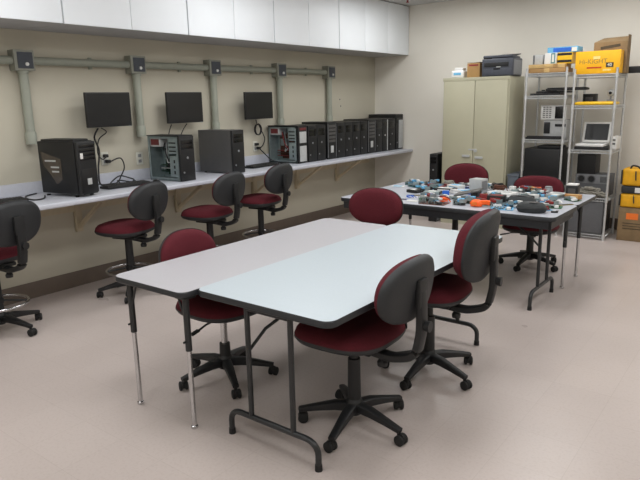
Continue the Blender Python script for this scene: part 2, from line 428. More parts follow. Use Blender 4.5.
# ------------------------------------------------------------------ computer towers (front +x, base centre at origin)
def tower_front(t, x, w, h, style):
    p = MB(); p.box((x + .012, 0, h / 2), (.024, w, h - .004), bev=.006); f = p.build('front_panel', blk_m, t)
    xf = x + .0245
    if style == 'slots':
        for k in range(5): MB().box((xf, 0, h * .93 - .045 * k - .02), (.003, w * .72, .028), bev=.001).build('drive_bay', dgrey_m, f)
        MB().box((xf, 0, h * .27), (.004, .06, .085), bev=.004).build('badge', lgrey_m, f)
        for s in (-1, 1): MB().box((xf, s * w * .44, h / 2), (.003, .006, h * .9)).build('trim_strip', grey_m, f)
    elif style == 'plain':
        MB().box((xf, 0, h * .86), (.002, w * .8, .04), bev=.001).build('drive_bay', blkgl_m, f)
        MB().box((xf, 0, h * .76), (.002, w * .8, .04), bev=.001).build('drive_bay', blkgl_m, f)
        MB().cyl((xf - .002, 0, h * .52), (xf + .003, 0, h * .52), .012).build('badge', grey_m, f)
        MB().cyl((xf - .002, -w * .3, h * .2), (xf + .004, -w * .3, h * .2), .009).build('power_button', grey_m, f)
    elif style == 'silver':
        MB().box((xf, 0, h * .70), (.004, w * .74, h * .30), bev=.003).build('drive_bay', lgrey_m, f)
        MB().box((xf, 0, h * .26), (.004, w * .74, h * .42), bev=.003).build('grille', lgrey_m, f)
        MB().box((xf, 0, h * .92), (.003, w * .7, .03), bev=.002).build('drive_bay', maroon_m, f)
    elif style == 'strip':
        MB().box((xf, w * .3, h / 2), (.004, w * .12, h * .94), bev=.002).build('trim_strip', lgrey_m, f)
        MB().box((xf, -w * .05, h * .86), (.002, w * .6, .04), bev=.001).build('drive_bay', blkgl_m, f)
        MB().cyl((xf - .002, -w * .1, h * .5), (xf + .003, -w * .1, h * .5), .012).build('badge', lgrey_m, f)
    return f
def tower(name, label, loc, rz=0, w=.18, h=.42, d=.44, style='plain', body=None, group=None):
    t = thing(name, label, 'computer', loc, rz, group)
    MB().box((-.0, 0, h / 2 + .006), (d, w, h - .012), bev=.004).build('case', body or steelblk_m, t)
    tower_front(t, d / 2, w, h, style)
    b = MB()
    for sx in (-1, 1):
        for sy in (-1, 1): b.cyl((sx * d * .38, sy * w * .36, 0), (sx * d * .38, sy * w * .36, .01), .014, seg=10)
    b.build('feet', rubber_m, t)
    return t
def open_tower(label, loc, rz, w, h, d, style, warm=False):
    t = thing('open_computer_tower', label, 'computer', loc, rz)
    b = MB()      # chassis sheet metal: floor, roof, far side, back, front bulkhead
    b.box((0, 0, .01), (d, w, .012)); b.box((0, 0, h - .008), (d, w, .012)); b.box((0, w / 2 - .005, h / 2), (d, .008, h - .02))
    b.box((-d / 2 + .005, 0, h / 2), (.008, w, h - .02)); b.box((d / 2 - .006, 0, h / 2), (.01, w, h - .02))
    for xx, zz, sx, sz in ((-d / 2 + .012, h / 2, .024, h), (d / 2 - .014, h / 2, .026, h), (0, .016, d, .028), (0, h - .012, d, .022)):
        b.box((xx, -w / 2 + .004, zz), (sx, .008, sz))
    b.build('chassis', steel_m, t)
    MB().box((0, w / 2 - .012, h * .45), (d * .62, .004, h * .72)).build('motherboard_tray', brown_m if warm else dgreen_m, t)
    mb = MB(); mb.box((-.05, w / 2 - .02, h * .42), (d * .5, .004, h * .55)); mb = mb.build('motherboard', brown_m if warm else dgreen_m, t)
    b = MB(); b.box((-.06, w / 2 - .05, h * .55), (.08, .06, .08), bev=.004)
    for k in range(9): b.box((-.06, w / 2 - .082, h * .55 - .034 + k * .0085), (.08, .012, .003))
    b.build('heatsink', steel_m, mb)
    for k in range(3): MB().box((-.08, w / 2 - .05, h * (.32 - .07 * k)), (.17, .05, .006)).build('expansion_card', (brown_m if k % 2 else redp_m) if warm else (lgrey_m if k % 2 else dgreen_m), mb)
    ps = MB(); ps.box((-d / 2 + .085, 0, h - .06), (.15, w - .03, .085), bev=.003); ps = ps.build('power_supply', lgrey_m, t)
    MB().box((-d / 2 + .085, -(w - .03) / 2 - .001, h - .06), (.11, .003, .055)).build('label_sticker', maroon_m, ps)
    b = MB()      # drive cages at the front
    b.box((d / 2 - .075, -w * .05, h * .78), (.125, w * .84, h * .34), bev=.003); b.box((d / 2 - .07, -w * .05, h * .33), (.115, w * .84, h * .46), bev=.003)
    c_ = b.build('drive_cage', steel_m, t)
    for k in range(3): MB().box((d / 2 - .08, -w * .47 - .001, h * (.85 - .09 * k)), (.09, .004, .012)).build('cage_slot', blk_m, c_)
    for k in range(3): MB().box((d / 2 - .065, -w * .47 - .001, h * (.44 - .12 * k)), (.016, .004, h * .07)).build('cage_slot', blk_m, c_)
    for k in range(3):
        pth = [(-d / 2 + .16, -w * .1 + .02 * k, h - .07), (-.02, -w * .30 + .03 * k, h * .74 - .05 * k), (.0, -w * .22, h * .5 - .04 * k), (d / 2 - .14, -w * .25 + .02 * k, h * (.36 + .1 * k))]
        MB().tube(smooth_path(pth), .006, 8).build('ribbon_cable', [redp_m, cable_m, lgrey_m][k] if warm else [cable_m, lgrey_m, cable_m][k], t)
    tower_front(t, d / 2, w, h, style)
    MB().box((0, 0, h + .001), (d + .02, w + .004, .008), bev=.002).build('top_cover', blk_m, t)
    return t

# gaming tower
w_, h_, d_ = .195, .44, .40
t = thing('gaming_computer_tower', 'big black computer tower with angular side window, leftmost on the bench', 'computer', (-4.645, 2.68, BZ), 12)
b = MB(); b.box((0, 0, h_ / 2 + .012), (d_, w_, h_ - .024), bev=.008); cs = b.build('case', steelblk_m, t)
yy = -w_ / 2 - .0015
wn = [(-.17, yy, .36), (.045, yy, .30), (.045, yy, .14), (-.02, yy, .10), (-.10, yy, .20), (-.15, yy, .24)]
b = MB(); b.prism(wn, (0, .003, 0)); wo = b.build('side_window', glass_m, t)
b = MB()
for zz, x0, x1 in ((.285, -.13, -.01), (.235, -.07, .02), (.20, -.06, .015)): b.box(((x0 + x1) / 2, yy - .001, zz), (x1 - x0, .003, .012))
b.build('window_parts', lgrey_m, wo)
b = MB(); b.box((d_ / 2 + .016, 0, h_ * .5 + .01), (.032, w_ - .004, h_ - .03), bev=.012, seg=3); fp = b.build('front_panel', blk_m, t)
b = MB()
for k in range(4): b.box((d_ / 2 + .033, 0, .40 - .032 * k), (.004, w_ * .8, .024), bev=.002)
b.build('drive_bay', blkgl_m, fp)
MB().box((d_ / 2 + .034, -.06, .325), (.005, .028, .045), bev=.004).build('card_reader', white_m, fp)
MB().box((d_ / 2 + .034, .0, .12), (.005, .045, .05), bev=.008).build('badge', lgrey_m, fp)
b = MB(); b.box((d_ / 2 + .033, 0, .12), (.003, w_ * .78, .2), bev=.001); b.build('mesh_grille', steelblk_m, fp)
b = MB(); b.box((0, 0, h_ + .005), (d_ * .9, w_ * .8, .02), bev=.008); b.build('top_vent', blk_m, t)
b = MB()
for sx in (-1, 1):
    for sy in (-1, 1): b.cyl((sx * .16, sy * .075, 0), (sx * .16, sy * .075, .013), .016, seg=10)
b.build('feet', rubber_m, t)

open_tower('computer tower with its side open and black front, under the middle monitor', (-4.675, 3.76, BZ), 3, .18, .42, .41, 'plain')
tower('computer_tower', 'charcoal-sided computer tower with black front, third on the bench', (-4.70, 4.435, BZ), 6, .185, .44, .43, 'plain', dgrey_m)
open_tower('open-sided computer tower with reddish inside and silver front, first of the tight row', (-4.745, 5.555, BZ), 0, .165, .43, .44, 'silver', warm=True)
row = [(5.735, .165, .43, 'plain', 'second of the tight row, right of the silver-fronted open tower'), (5.91, .165, .43, 'plain', 'third of the tight row, left of the slot-fronted tower'),
       (6.125, .19, .455, 'slots', 'fourth of the tight row, grey badge and stacked slots on front'), (6.315, .165, .44, 'plain', 'fifth of the tight row, right of the slot-fronted tower'),
       (6.49, .165, .44, 'plain', 'sixth of the tight row, second right of the slot-fronted tower'), (6.665, .165, .44, 'plain', 'seventh of the tight row, second left of the farther slot-fronted tower'),
       (6.84, .165, .44, 'plain', 'eighth of the tight row, left of the farther slot-fronted tower'),
       (7.035, .19, .455, 'slots', 'ninth of the tight row, the farther one with stacked slots'), (7.22, .16, .45, 'plain', 'tenth of the tight row, plain front'),
       (7.39, .16, .45, 'strip', 'eleventh of the tight row, pale strip on its front'), (7.565, .165, .45, 'plain', 'twelfth of the tight row, last plain one')]
for y, ww, hh, st, lab in row:
    tower('computer_tower', 'black computer tower, ' + lab, (-4.712, y, BZ), 0, ww, hh, .38, st, None, 'tight row of black towers on the bench')
t = tower('computer_tower', 'last tower at the far end of the bench, bare grey metal front edge', (-4.745, 7.775, BZ), 0, .2, .50, .44, 'plain')
MB().box((.252, .03, .22), (.012, .11, .40), bev=.003).build('metal_plate', lgrey_m, t)

# keyboards and mouse
def make_keyboard(label, loc, rz, body=None, group=None, name='keyboard'):
    t = thing(name, label, 'keyboard', loc, rz, group)
    b = MB(); b.box((0, 0, .011), (.15, .44, .022), rot=(0, -.04, 0), bev=.005); b.build('keyboard_body', body or blk_m, t)
    b = MB()
    for i in range(5):
        for j in range(18): b.box((-.045 + i * .022, -.2 + j * .0235, .0255 + .0008 * (2 - i) * 1.1), (.018, .019, .008), bev=.002, seg=1)
    b.build('keys', steelblk_m, t)
    return t
kb = make_keyboard('black keyboard lying beside the gaming tower', (-4.67, 3.24, BZ), -4)
dup(kb, 'black keyboard lying right of the charcoal tower', (-4.70, 5.05, BZ), 2)
dup(kb, 'black keyboard on the bench behind the leftmost stool', (-4.70, 2.10, BZ), -6)
t = thing('computer_mouse', 'small black mouse on the bench left of the open-sided tower', 'mouse', (-4.62, 3.53, BZ), 0)
b = MB(); b.lens([(0, .032), (.5, .028), (.85, .016), (1, .004), (.95, 0), (0, 0)], .052, .03); b.build('mouse_body', blk_m, t)
MB().cyl((.02, -.006, .03), (.02, .006, .03), .008).build('scroll_wheel', grey_m, t)
cable('mouse_cord', 'black mouse cord curling across the bench near the open-sided tower', [(-4.66, 3.53, BZ + .008), (-4.74, 3.5, BZ + .006), (-4.80, 3.42, BZ + .006), (-4.84, 3.5, BZ + .006), (-4.9, 3.44, BZ + .006)], .0035, owner=t)
cable('loose_cable', 'black cable tangled behind the keyboard by the gaming tower', [(-4.86, 2.98, BZ + .006), (-4.82, 3.06, BZ + .03), (-4.88, 3.14, BZ + .012), (-4.82, 3.24, BZ + .02), (-4.9, 3.32, BZ + .03), (-4.84, 3.42, BZ + .008), (-4.9, 3.5, BZ + .006)], .006)
cable('loose_cable', 'black cord lying on the bench left of the gaming tower', [(-4.75, 2.52, BZ + .006), (-4.62, 2.44, BZ + .006), (-4.60, 2.36, BZ + .006), (-4.72, 2.36, BZ + .006), (-4.86, 2.42, BZ + .006), (-4.94, 2.55, BZ + .006)], .006)

# ------------------------------------------------------------------ tables
def tabletop(t, w, l, z, th, top_m, r=.05):
    b = MB(); o = rrect(-w / 2 + .003, w / 2 - .003, -l / 2 + .003, l / 2 - .003, r); b.slab(o, z - .004, z); b.build('tabletop', top_m, t, smooth=False)
    b = MB(); o1 = rrect(-w / 2, w / 2, -l / 2, l / 2, r)
    b.rings([[(x, y, z - th) for x, y in rrect(-w / 2 + .004, w / 2 - .004, -l / 2 + .004, l / 2 - .004, r)], [(x, y, z - th + .005) for x, y in o1], [(x, y, z - .006) for x, y in o1], [(x, y, z - .001) for x, y in rrect(-w / 2 + .003, w / 2 - .003, -l / 2 + .003, l / 2 - .003, r)]])
    b.build('edge_band', edge_m, t)
def adj_leg(t, x, y, z, split):
    lg = MB(); lg.cyl((x, y, z), (x, y, split), .0165, seg=14); lg.box((x, y, z - .01), (.07, .07, .012), bev=.002)
    sx = -1 if x > 0 else 1
    lg.tube([(x + sx * .01, y, z - .13), (x + sx * .05, y, z - .03), (x + sx * .07, y, z - .004)], .006)
    lg = lg.build('leg', legblk_m, t)
    MB().cyl((x, y, split), (x, y, .02), .0125, seg=14).build('chrome_extension', chrome_m, lg)
    MB().lathe([(.006, .022), (.017, .016), (.018, .004), (.012, 0)], (x, y, 0), 14).build('glide', chrome_m, lg)
    MB().cyl((x, y - .015, split + .05), (x, y - .03, split + .05), .006, seg=8).build('set_screw', legblk_m, lg)
def fold_leg(t, y, z, half, bar, ux, into):
    """wishbone folding leg: bar on two feet, two uprights, brace; into = +1/-1 direction of the table middle"""
    lg = MB()
    pts = [(-half, 0), (-half, bar * .55)]
    for k in range(1, 6):
        a = PI - k * PI / 2 / 5; pts.append((-half + .065 + .065 * math.cos(a), bar * .55 + (bar * .45) * math.sin(a)))
    pts += [(-half * .3, bar)]
    pts = pts + [(-x, zz) for x, zz in reversed(pts)]
    lg.tube([(x, y, zz + .008) for x, zz in pts], .0145, 12)
    lg = lg.build('folding_leg', legblk_m, t)
    for s in (-1, 1):
        MB().cyl((s * ux, y, bar + .008), (s * ux, y, z), .0135, seg=12).build('upright', legblk_m, lg)
        MB().cyl((s * half, y, 0), (s * half, y, .03), .0175, .0165, seg=12).build('foot_cap', rubber_m, lg)
    b = MB(); b.tube([(-ux, y, z * .66), (-ux + .02, y + into * .10, z * .78), (0, y + into * .36, z - .012)], .008, 8); b.build('brace', legblk_m, lg)
    b = MB(); b.cyl((-ux, y, z - .03), (ux, y, z - .03), .012); b.build('cross_rod', legblk_m, lg)

t = thing('grey_table', 'grey-topped table with chrome-tipped legs, left half of the near pair', 'table', (-2.44, 2.675, 0))
tabletop(t, .555, 1.86, .738, .03, tabL_m)
for y in (-.865, .865): adj_leg(t, -.22, y, .708, .42); adj_leg(t, .22, y, .708, .42)
b = MB()
for s in (-1, 1): b.box((s * .2, 0, .695), (.02, 1.6, .025))
b.build('apron_rail', legblk_m, t)
t = thing('white_folding_table', 'white-topped folding table with black wishbone legs, right half of near pair', 'table', (-1.762, 2.75, 0))
tabletop(t, .80, 1.865, .742, .032, tabW_m)
fold_leg(t, -.86, .71, .27, .125, .13, 1); fold_leg(t, .86, .71, .27, .125, .13, -1)
b = MB()
for s in (-1, 1): b.box((s * .28, 0, .698), (.02, 1.66, .024))
b.build('apron_rail', legblk_m, t)
# cluttered work tables
t = thing('folding_work_table', 'front cluttered work table with thick dark apron and wishbone legs', 'table', (-2.235, 4.745, 0))
tabletop(t, 1.91, .63, .742, .035, tabB_m)
b = MB()
for s in (-1, 1): b.box((0, s * .29, .678), (1.82, .02, .06))
for s in (-1, 1): b.box((s * .915, 0, .678), (.02, .56, .06))
b.build('apron', edge_m, t)
t2 = thing('tmp', 'x', 'x')
for xx, into in ((.80, -1), (-.80, 1)):
    lg = bpy.data.objects.new('leg_pair', None)
# wishbone legs of the work table run front to back: build about their own axis, then turn
bpy.data.objects.remove(t2)
def fold_leg_turned(t, x, z, half, bar, ux, into):
    old = MB
    n0 = set(bpy.data.objects.keys())
    tmp = bpy.data.objects.new('leg_frame', None)
    fold_leg(t, 0, z, half, bar, ux, into)
    for k in set(bpy.data.objects.keys()) - n0:
        o = bpy.data.objects[k]
        if o.parent == t:
            o.rotation_euler = (0, 0, R(90)); o.location = (x, 0, 0)
    bpy.data.objects.remove(tmp)
fold_leg_turned(t, .80, .705, .27, .13, .11, 1)
fold_leg_turned(t, -.80, .705, .27, .13, .11, -1)
t = thing('grey_work_table', 'rear cluttered work table with chrome-tipped legs', 'table', (-2.245, 5.378, 0))
tabletop(t, 1.91, .625, .74, .03, tabB_m)
for x in (-.85, .85):
    for y in (-.21, .21): adj_leg(t, x, y, .71, .36)
b = MB()
for s in (-1, 1): b.box((0, s * .27, .695), (1.76, .02, .03))
b.build('apron_rail', legblk_m, t)

# ------------------------------------------------------------------ chairs (back toward +x)
def make_chair(kind, label, bw=.235, bh=.17, backz=None, bn=2.3, sz=.485, cush=1.0, bxx=.31):
    stool = kind == 'stool'
    SZ = .555 if stool else sz            # underside of the seat cushion
    t = thing('drafting_stool' if stool else 'task_chair', label, 'stool' if stool else 'chair')
    BZc = backz if backz else (.825 if stool else .755)
    st = MB(); rad = .275
    for k in range(5):
        a = 2 * PI * k / 5; c_, s_ = math.cos(a), math.sin(a)
        st.tube([(c_ * .02, s_ * .02, .105), (c_ * .10, s_ * .10, .103), (c_ * .19, s_ * .19, .088), (c_ * (rad + .008), s_ * (rad + .008), .070)], 0, sect=[(.028, .026), (.026, .023), (.021, .017), (.017, .012)], up=(0, 0, 1))
    st.lathe([(.03, .06), (.045, .07), (.045, .12), (.036, .145), (.03, .15)], (0, 0, 0), 20)
    st = st.build('star_base', blk_m, t)
    for k in range(5):
        a = 2 * PI * k / 5; c_, s_ = math.cos(a), math.sin(a); cx, cy = c_ * rad, s_ * rad
        b = MB(); u = Vector((math.cos(a + 1.1 * k), math.sin(a + 1.1 * k), 0)); ax = Vector((-u.y, u.x, 0))
        p = Vector((cx, cy, .027)) + u * .012
        for s in (-1, 1): b.tube([p + ax * s * .007, p + ax * s * .010, p + ax * s * .022, p + ax * s * .026], [.022, .0265, .0265, .018], 18)
        b.cyl((cx, cy, .03), (cx, cy, .066), .009, seg=10); b.tube([p - ax * .006 + Vector((0, 0, .006)), p + ax * .006 + Vector((0, 0, .006))], .024, 12)
        b.build('caster', rubber_m, st)
    g = MB(); top = SZ - .045
    g.cyl((0, 0, .14), (0, 0, .22 if kind == 'chromed' else .36 if not stool else top), .034, .031, 18); g = g.build('column_cover', blk_m, t)
    MB().cyl((0, 0, .18), (0, 0, top), .018 if stool else .020, seg=16).build('gas_cylinder', blk_m if kind != 'chromed' else chrome_m, t)
    b = MB(); b.box((.02, 0, SZ - .045), (.24, .17, .03), bev=.01); b.build('seat_plate', blk_m, t)
    b = MB(); b.tube([(-.02, -.06, SZ - .05), (-.03, -.16, SZ - .055), (-.03, -.22, SZ - .065)], .006, 8); b.lens([(0, .012), (.8, .010), (1, 0), (.8, -.01), (0, -.012)], .03, .012)
    lv = MB(); lv.tube([(-.04, .06, SZ - .05), (-.05, .17, SZ - .055), (-.05, .235, SZ - .075)], .006, 8); lv.tube([(-.05, .225, SZ - .07), (-.05, .275, SZ - .082)], 0, sect=(.014, .006)); lv.build('height_lever', blk_m, t)
    b.bm.free()
    s = MB(); s.lens([(0, .078), (.5, .078), (.75, .074), (.9, .062), (.975, .042), (1, .022), (.985, .008), (0, .005)], (.218 if stool else .243), (.225 if stool else .252), 2.9, 48); s.M = Matrix.Identity(4)
    s = s.build('seat', red_m, t, loc=(-.02, 0, SZ))
    sh = MB(); sh.lens([(0, .006), (.985, .010), (1.005, .022), (1.01, .012), (.97, -.004), (.8, -.022), (0, -.03)], (.218 if stool else .243), (.225 if stool else .252), 2.9, 48); sh.build('seat_shell', shell_m, s)
    # J arm and back
    bx = .28 if stool else bxx
    arm = MB(); arm.tube(smooth_path([(.05, 0, SZ - .055), (.18, 0, SZ - .068), (bx - .06, 0, SZ - .062), (bx + .018, 0, SZ - .03), (bx + .045, 0, SZ + .05), (bx + .052, 0, SZ + .14), (bx + .046, 0, BZc)], 5), 0, sect=(.032, .019), up=(.4, 0, 1))
    arm.build('back_arm', blk_m, t)
    arm = MB(); arm.box((bx + .048, 0, BZc - .01), (.03, .08, .13), bev=.01); arm.build('back_bracket', blk_m, t)
    kn = MB(); kn.tube([(bx + .06, 0, SZ + .12), (bx + .095, 0, SZ + .12)], [.022, .026], 12); kn.build('height_knob', blk_m, t)
    kn = MB(); kn.tube([(.16, 0, SZ - .085), (.16, 0, SZ - .105), (.16, 0, SZ - .125)], [.012, .026, .024], 12); kn.build('tilt_knob', blk_m, t)
    tilt = R(7)
    bk = MB(); bk.lens([(0, -.058 * cush), (.5, -.057 * cush), (.75, -.053 * cush), (.9, -.041 * cush), (.975, -.022 * cush), (1, .002), (.985, .014), (0, .016)], bw, bh, bn, 48, axis='x', bend=-.6)
    bk = bk.build('backrest', red_m, t, loc=(bx, 0, BZc), rot=(0, tilt, 0))
    sh = MB(); sh.lens([(0, .015), (.985, .010), (1.012, -.004), (1.02, .008), (.98, .024), (.85, .036), (0, .042)], bw, bh, bn, 48, axis='x', bend=-.6)
    sh.build('back_shell', shell_m, bk)
    if stool:
        r = MB(); r.tube([(.2 * math.cos(2 * PI * k / 40), .2 * math.sin(2 * PI * k / 40), .215) for k in range(40)], .011, 10, closed=True)
        r.build('foot_ring', chrome_m, t)
        r = MB()
        for k in range(4):
            a = PI / 4 + PI / 2 * k; r.cyl((.028 * math.cos(a), .028 * math.sin(a), .235), (.195 * math.cos(a), .195 * math.sin(a), .217), .008, seg=8)
        r.lathe([(.03, .215), (.04, .22), (.04, .25), (.03, .255)], (0, 0, 0), 16)
        r.build('ring_spokes', blk_m, t)
    return t
def star(t, ang):
    for c in t.children:
        if c.name.startswith('star_base'): c.rotation_euler.z = R(ang) - t.rotation_euler.z
def place(t, x, y, rz, st): t.location = (x, y, 0); t.rotation_euler.z = R(rz); star(t, st)
c0 = make_chair('task', 'black-backed burgundy chair at the near right corner of the white table', .24, .148, .768)
c0['group'] = 'burgundy task chairs'
def chair(lab, x, y, rz, st, src=c0):
    c = dup(src, lab, (0, 0, 0), 0, 'burgundy task chairs'); place(c, x, y, rz, st); return c
chair('burgundy chair at the far end of the near tables, facing the camera', -2.53, 3.75, 93, 20)
chair('left burgundy chair behind the cluttered work tables, by the almond cabinet', -2.68, 5.80, 94, 10)
cF = make_chair('task', 'right burgundy chair behind the cluttered work tables, by the wire shelves', .24, .165, .67, 3.0, .375); cF['group'] = 'burgundy task chairs'
place(cF, -1.87, 5.74, 99, -20)
place(c0, -1.585, 2.31, 2, -6)
cA = make_chair('chromed', 'burgundy chair on the left side of the grey table, shiny cylinder', .205, .17, .695, 2.3, .45, 1.0, .30); cA['group'] = 'burgundy task chairs'
place(cA, -2.512, 2.315, 178, -33)
cD = make_chair('task', 'tall-backed burgundy chair on the right of the white table, farther from camera',   .265, .19, .815, 2.7, .50, 1.6); cD['group'] = 'burgundy task chairs'
place(cD, -1.56, 3.06, 7, -16)
s0 = make_chair('stool', 'leftmost drafting stool, cut by the left edge of the picture', .235, .155)
s0['group'] = 'drafting stools along the bench'
for lab, x, y, rz, st in (('second drafting stool, in front of the keyboard by the gaming tower', -4.385, 3.01, 14, -44),
                          ('third drafting stool, in front of the charcoal tower', -4.31, 3.87, 10, -20), ('fourth drafting stool, farthest along the bench', -4.40, 4.68, 7, -30)):
    place(dup(s0, lab, (0, 0, 0), 0), x, y, rz, st)
place(s0, -4.42, 1.90, 12, 17)

# ------------------------------------------------------------------ almond storage cabinet
x0, x1, y0, y1, H = -3.555, -2.70, 7.22, 7.72, 1.84
t = thing('storage_cabinet', 'tall almond metal storage cabinet with two doors against the back wall', 'cabinet', ((x0 + x1) / 2, (y0 + y1) / 2, 0))
cw, cd = x1 - x0, y1 - y0
b = MB(); b.box((0, .01, H / 2), (cw, cd - .02, H), bev=.004); b.build('cabinet_body', almond_m, t)
for s in (-1, 1):
    b = MB(); b.box((s * (cw / 4 - .008), -cd / 2 + .008, H / 2 + .03), (cw / 2 - .022, .02, H - .13), bev=.003); dr = b.build('door', almond_m, t)
    hz = .885 if s < 0 else .87
    b = MB(); b.box((s * .085, -cd / 2 - .016, hz), (.10, .016, .03), bev=.004); b.cyl((s * .05, -cd / 2, hz), (s * .05, -cd / 2 - .016, hz), .014); b.build('handle', lgrey_m, dr)
b = MB(); b.box((-.01, -cd / 2 + .004, .965), (.10, .02, .02), bev=.003); b.cyl((.035, -cd / 2 + .005, .955), (.035, -cd / 2 - .014, .955), .022); b.build('lock', lgrey_m, t)
b = MB(); b.box((0, -cd / 2 + .02, .035), (cw - .02, .02, .07)); b.build('kick_plate', almond_m, t)
b = MB(); b.box((0, -cd / 2 + .006, H - .02), (cw, .02, .04), bev=.003); b.build('top_rail', almond_m, t)
# on top
t = thing('white_device', 'small white device with rounded shell on the cabinet, leftmost', 'device', (-3.40, 7.36, H))
b = MB(); b.box((0, 0, .045), (.17, .14, .09), bev=.02, seg=3); b.build('shell', white_m, t)
b = MB(); b.box((.01, 0, .105), (.11, .10, .04), bev=.012); b.build('lid', white_m, t)
b = MB(); b.box((.0, -.0705, .05), (.10, .004, .03), bev=.002); b.build('slot', sky_m, t)
t = thing('small_brown_box', 'small brown cardboard box on the cabinet between white device and printer', 'box', (-3.19, 7.37, H))
b = MB(); b.box((0, 0, .085), (.165, .15, .17), bev=.003); b.build('carton', card_m, t)
b = MB(); b.box((-.042, 0, .176), (.08, .148, .004), rot=(0, .05, 0)); b.box((.042, 0, .176), (.08, .148, .004), rot=(0, -.05, 0)); b.build('flap', card2_m, t)
b = MB(); b.box((0, -.0755, .145), (.12, .002, .02)); b.build('printed_band', redp_m, t)
t = thing('printer', 'dark grey laser printer on top of the almond cabinet', 'printer', (-2.87, 7.40, H))
b = MB(); b.box((0, 0, .105), (.385, .32, .21), bev=.02, seg=3); b.build('printer_body', dgrey_m, t).data.materials[0] = mat('printer_grey', (66, 70, 80), rough=.45)
pg = MATS['printer_grey']
b = MB(); b.box((0, -.02, .222), (.36, .27, .03), bev=.012, rot=(R(-3), 0, 0)); b.build('top_cover', pg, t)
b = MB(); b.box((.06, .05, .248), (.24, .16, .012), bev=.004, rot=(R(8), 0, 0)); b.build('output_flap', blk_m, t)
b = MB(); b.box((-.01, -.162, .135), (.30, .006, .05), bev=.002); b.build('paper_slot', blk_m, t)
b = MB(); b.box((0, -.163, .05), (.35, .008, .075), bev=.003); tr = b.build('paper_tray', pg, t)
b = MB(); b.box((0, -.168, .085), (.08, .006, .014), bev=.002); b.build('tray_grip', blkgl_m, tr)
b = MB(); b.box((.02, -.167, .108), (.05, .004, .010)); b.build('badge', lgrey_m, t)
b = MB(); b.box((.1935, 0, .1), (.004, .26, .17), bev=.002); b.build('side_panel', grey_m, t)
b = MB(); b.box((-.12, -.15, .212), (.10, .02, .012), rot=(R(30), 0, 0), bev=.002); b.build('control_panel', blkgl_m, t)

# towers on the floor left of the cabinet, and the bin right of it
tower('computer_tower', 'grey computer tower standing on the floor under the stacked black tower', (-3.655, 7.42, 0), -90, .115, .465, .40, 'plain', grey_m)
tower('computer_tower', 'black computer tower standing left of the almond cabinet', (-3.655, 7.42, .465), -90, .11, .43, .40, 'plain')
t = thing('grey_bin', 'blue grey plastic bin squeezed between cabinet and wire shelves', 'bin', (-2.597, 7.42, 0))
b = MB(); b.box((0, 0, .33), (.13, .42, .66), bev=.012, taper=1.04); b.build('bin_body', binm_m, t)
b = MB(); b.box((0, 0, .672), (.15, .44, .03), bev=.01); b.build('lid', binm_m, t)

# ------------------------------------------------------------------ wire shelves
def wire_shelf(label, x0, x1, y0, y1, levels, top):
    t = thing('wire_shelf', label, 'shelf', ((x0 + x1) / 2, (y0 + y1) / 2, 0)); w = x1 - x0; d = y1 - y0
    for sx in (-1, 1):
        for sy in (-1, 1):
            b = MB(); px, py = sx * w / 2, sy * d / 2
            b.cyl((px, py, .02), (px, py, top), .0125, seg=12); b.cyl((px, py, 0), (px, py, .025), .016, .012, seg=12)
            k = .1
            while k < top: b.cyl((px, py, k), (px, py, k + .006), .0138, seg=12); k += .05
            b.build('post', wire_m, t)
    for z in levels:
        b = MB()
        for zz in (z - .006, z - .034):
            for sy in (-1, 1): b.cyl((-w / 2, sy * d / 2, zz), (w / 2, sy * d / 2, zz), .005, seg=6)
            for sx in (-1, 1): b.cyl((sx * w / 2, -d / 2, zz), (sx * w / 2, d / 2, zz), .005, seg=6)
        for sy in (-1, 1):
            n = 9; pts = [(-w / 2 + w * i / (2 * n), sy * d / 2, z - .006 if i % 2 else z - .034) for i in range(2 * n + 1)]
            b.tube(pts, .0035, 6)
        for sx in (-1, 1):
            n = 9; pts = [(sx * w / 2, -d / 2 + d * i / (2 * n), z - .006 if i % 2 else z - .034) for i in range(2 * n + 1)]
            b.tube(pts, .0035, 6)
        n = 22
        for i in range(1, n): xx = -w / 2 + w * i / n; b.cyl((xx, -d / 2, z - .003), (xx, d / 2, z - .003), .0025, seg=5)
        for yy in (-.16, 0, .16): b.cyl((-w / 2, yy, z - .008), (w / 2, yy, z - .008), .003, seg=5)
        for sx in (-1, 1):
            for sy in (-1, 1): b.cyl((sx * w / 2, sy * d / 2, z - .042), (sx * w / 2, sy * d / 2, z + .002), .019, .017, seg=12)
        b.build('shelf', wire_m, t)
    return t
U1 = (-2.495, -2.05); U2 = (-1.965, -1.535); Y0, Y1 = 7.2, 7.65
wire_shelf('left chrome wire shelf unit beside the almond cabinet', U1[0], U1[1], Y0, Y1, (.12, .55, 1.11, 1.605, 1.855), 1.91)
wire_shelf('right chrome wire shelf unit at the right edge of the picture', U2[0], U2[1], Y0, Y1, (.06, .475, 1.005, 1.49, 1.822), 1.88)

# left unit contents
t = thing('black_equipment_case', 'large black boxy equipment case on the left wire shelf', 'equipment', (-2.275, 7.40, .553))
b = MB(); b.box((0, 0, .225), (.41, .38, .45), bev=.012); b.build('case', steelblk_m, t)
b = MB(); b.box((0, -.181, .225), (.37, .006, .42), bev=.004); b.build('front_panel', blk_m, t)
b = MB(); b.box((.05, 0, .465), (.26, .25, .03), bev=.01); b.build('top_hump', blk_m, t)
def simple(name, label, cat, loc, rz, d, m, bev=.004, group=None, extra=()):
    t = thing(name, label, cat, loc, rz, group)
    b = MB(); b.box((0, 0, d[2] / 2), d, bev=bev); b.build('body', m, t)
    for nm, c, dd, mm in extra: b = MB(); b.box(c, dd, bev=min(dd) * .25); b.build(nm, mm, t)
    return t
k1 = make_keyboard('black keyboard lying on the left wire shelf under a white unit', (-2.29, 7.32, 1.113), 92)
k1.scale = (1, .9, 1)
k2 = dup(kb, 'black keyboard sticking out right of the upper left wire shelf', (-2.07, 7.33, 1.658), 93)
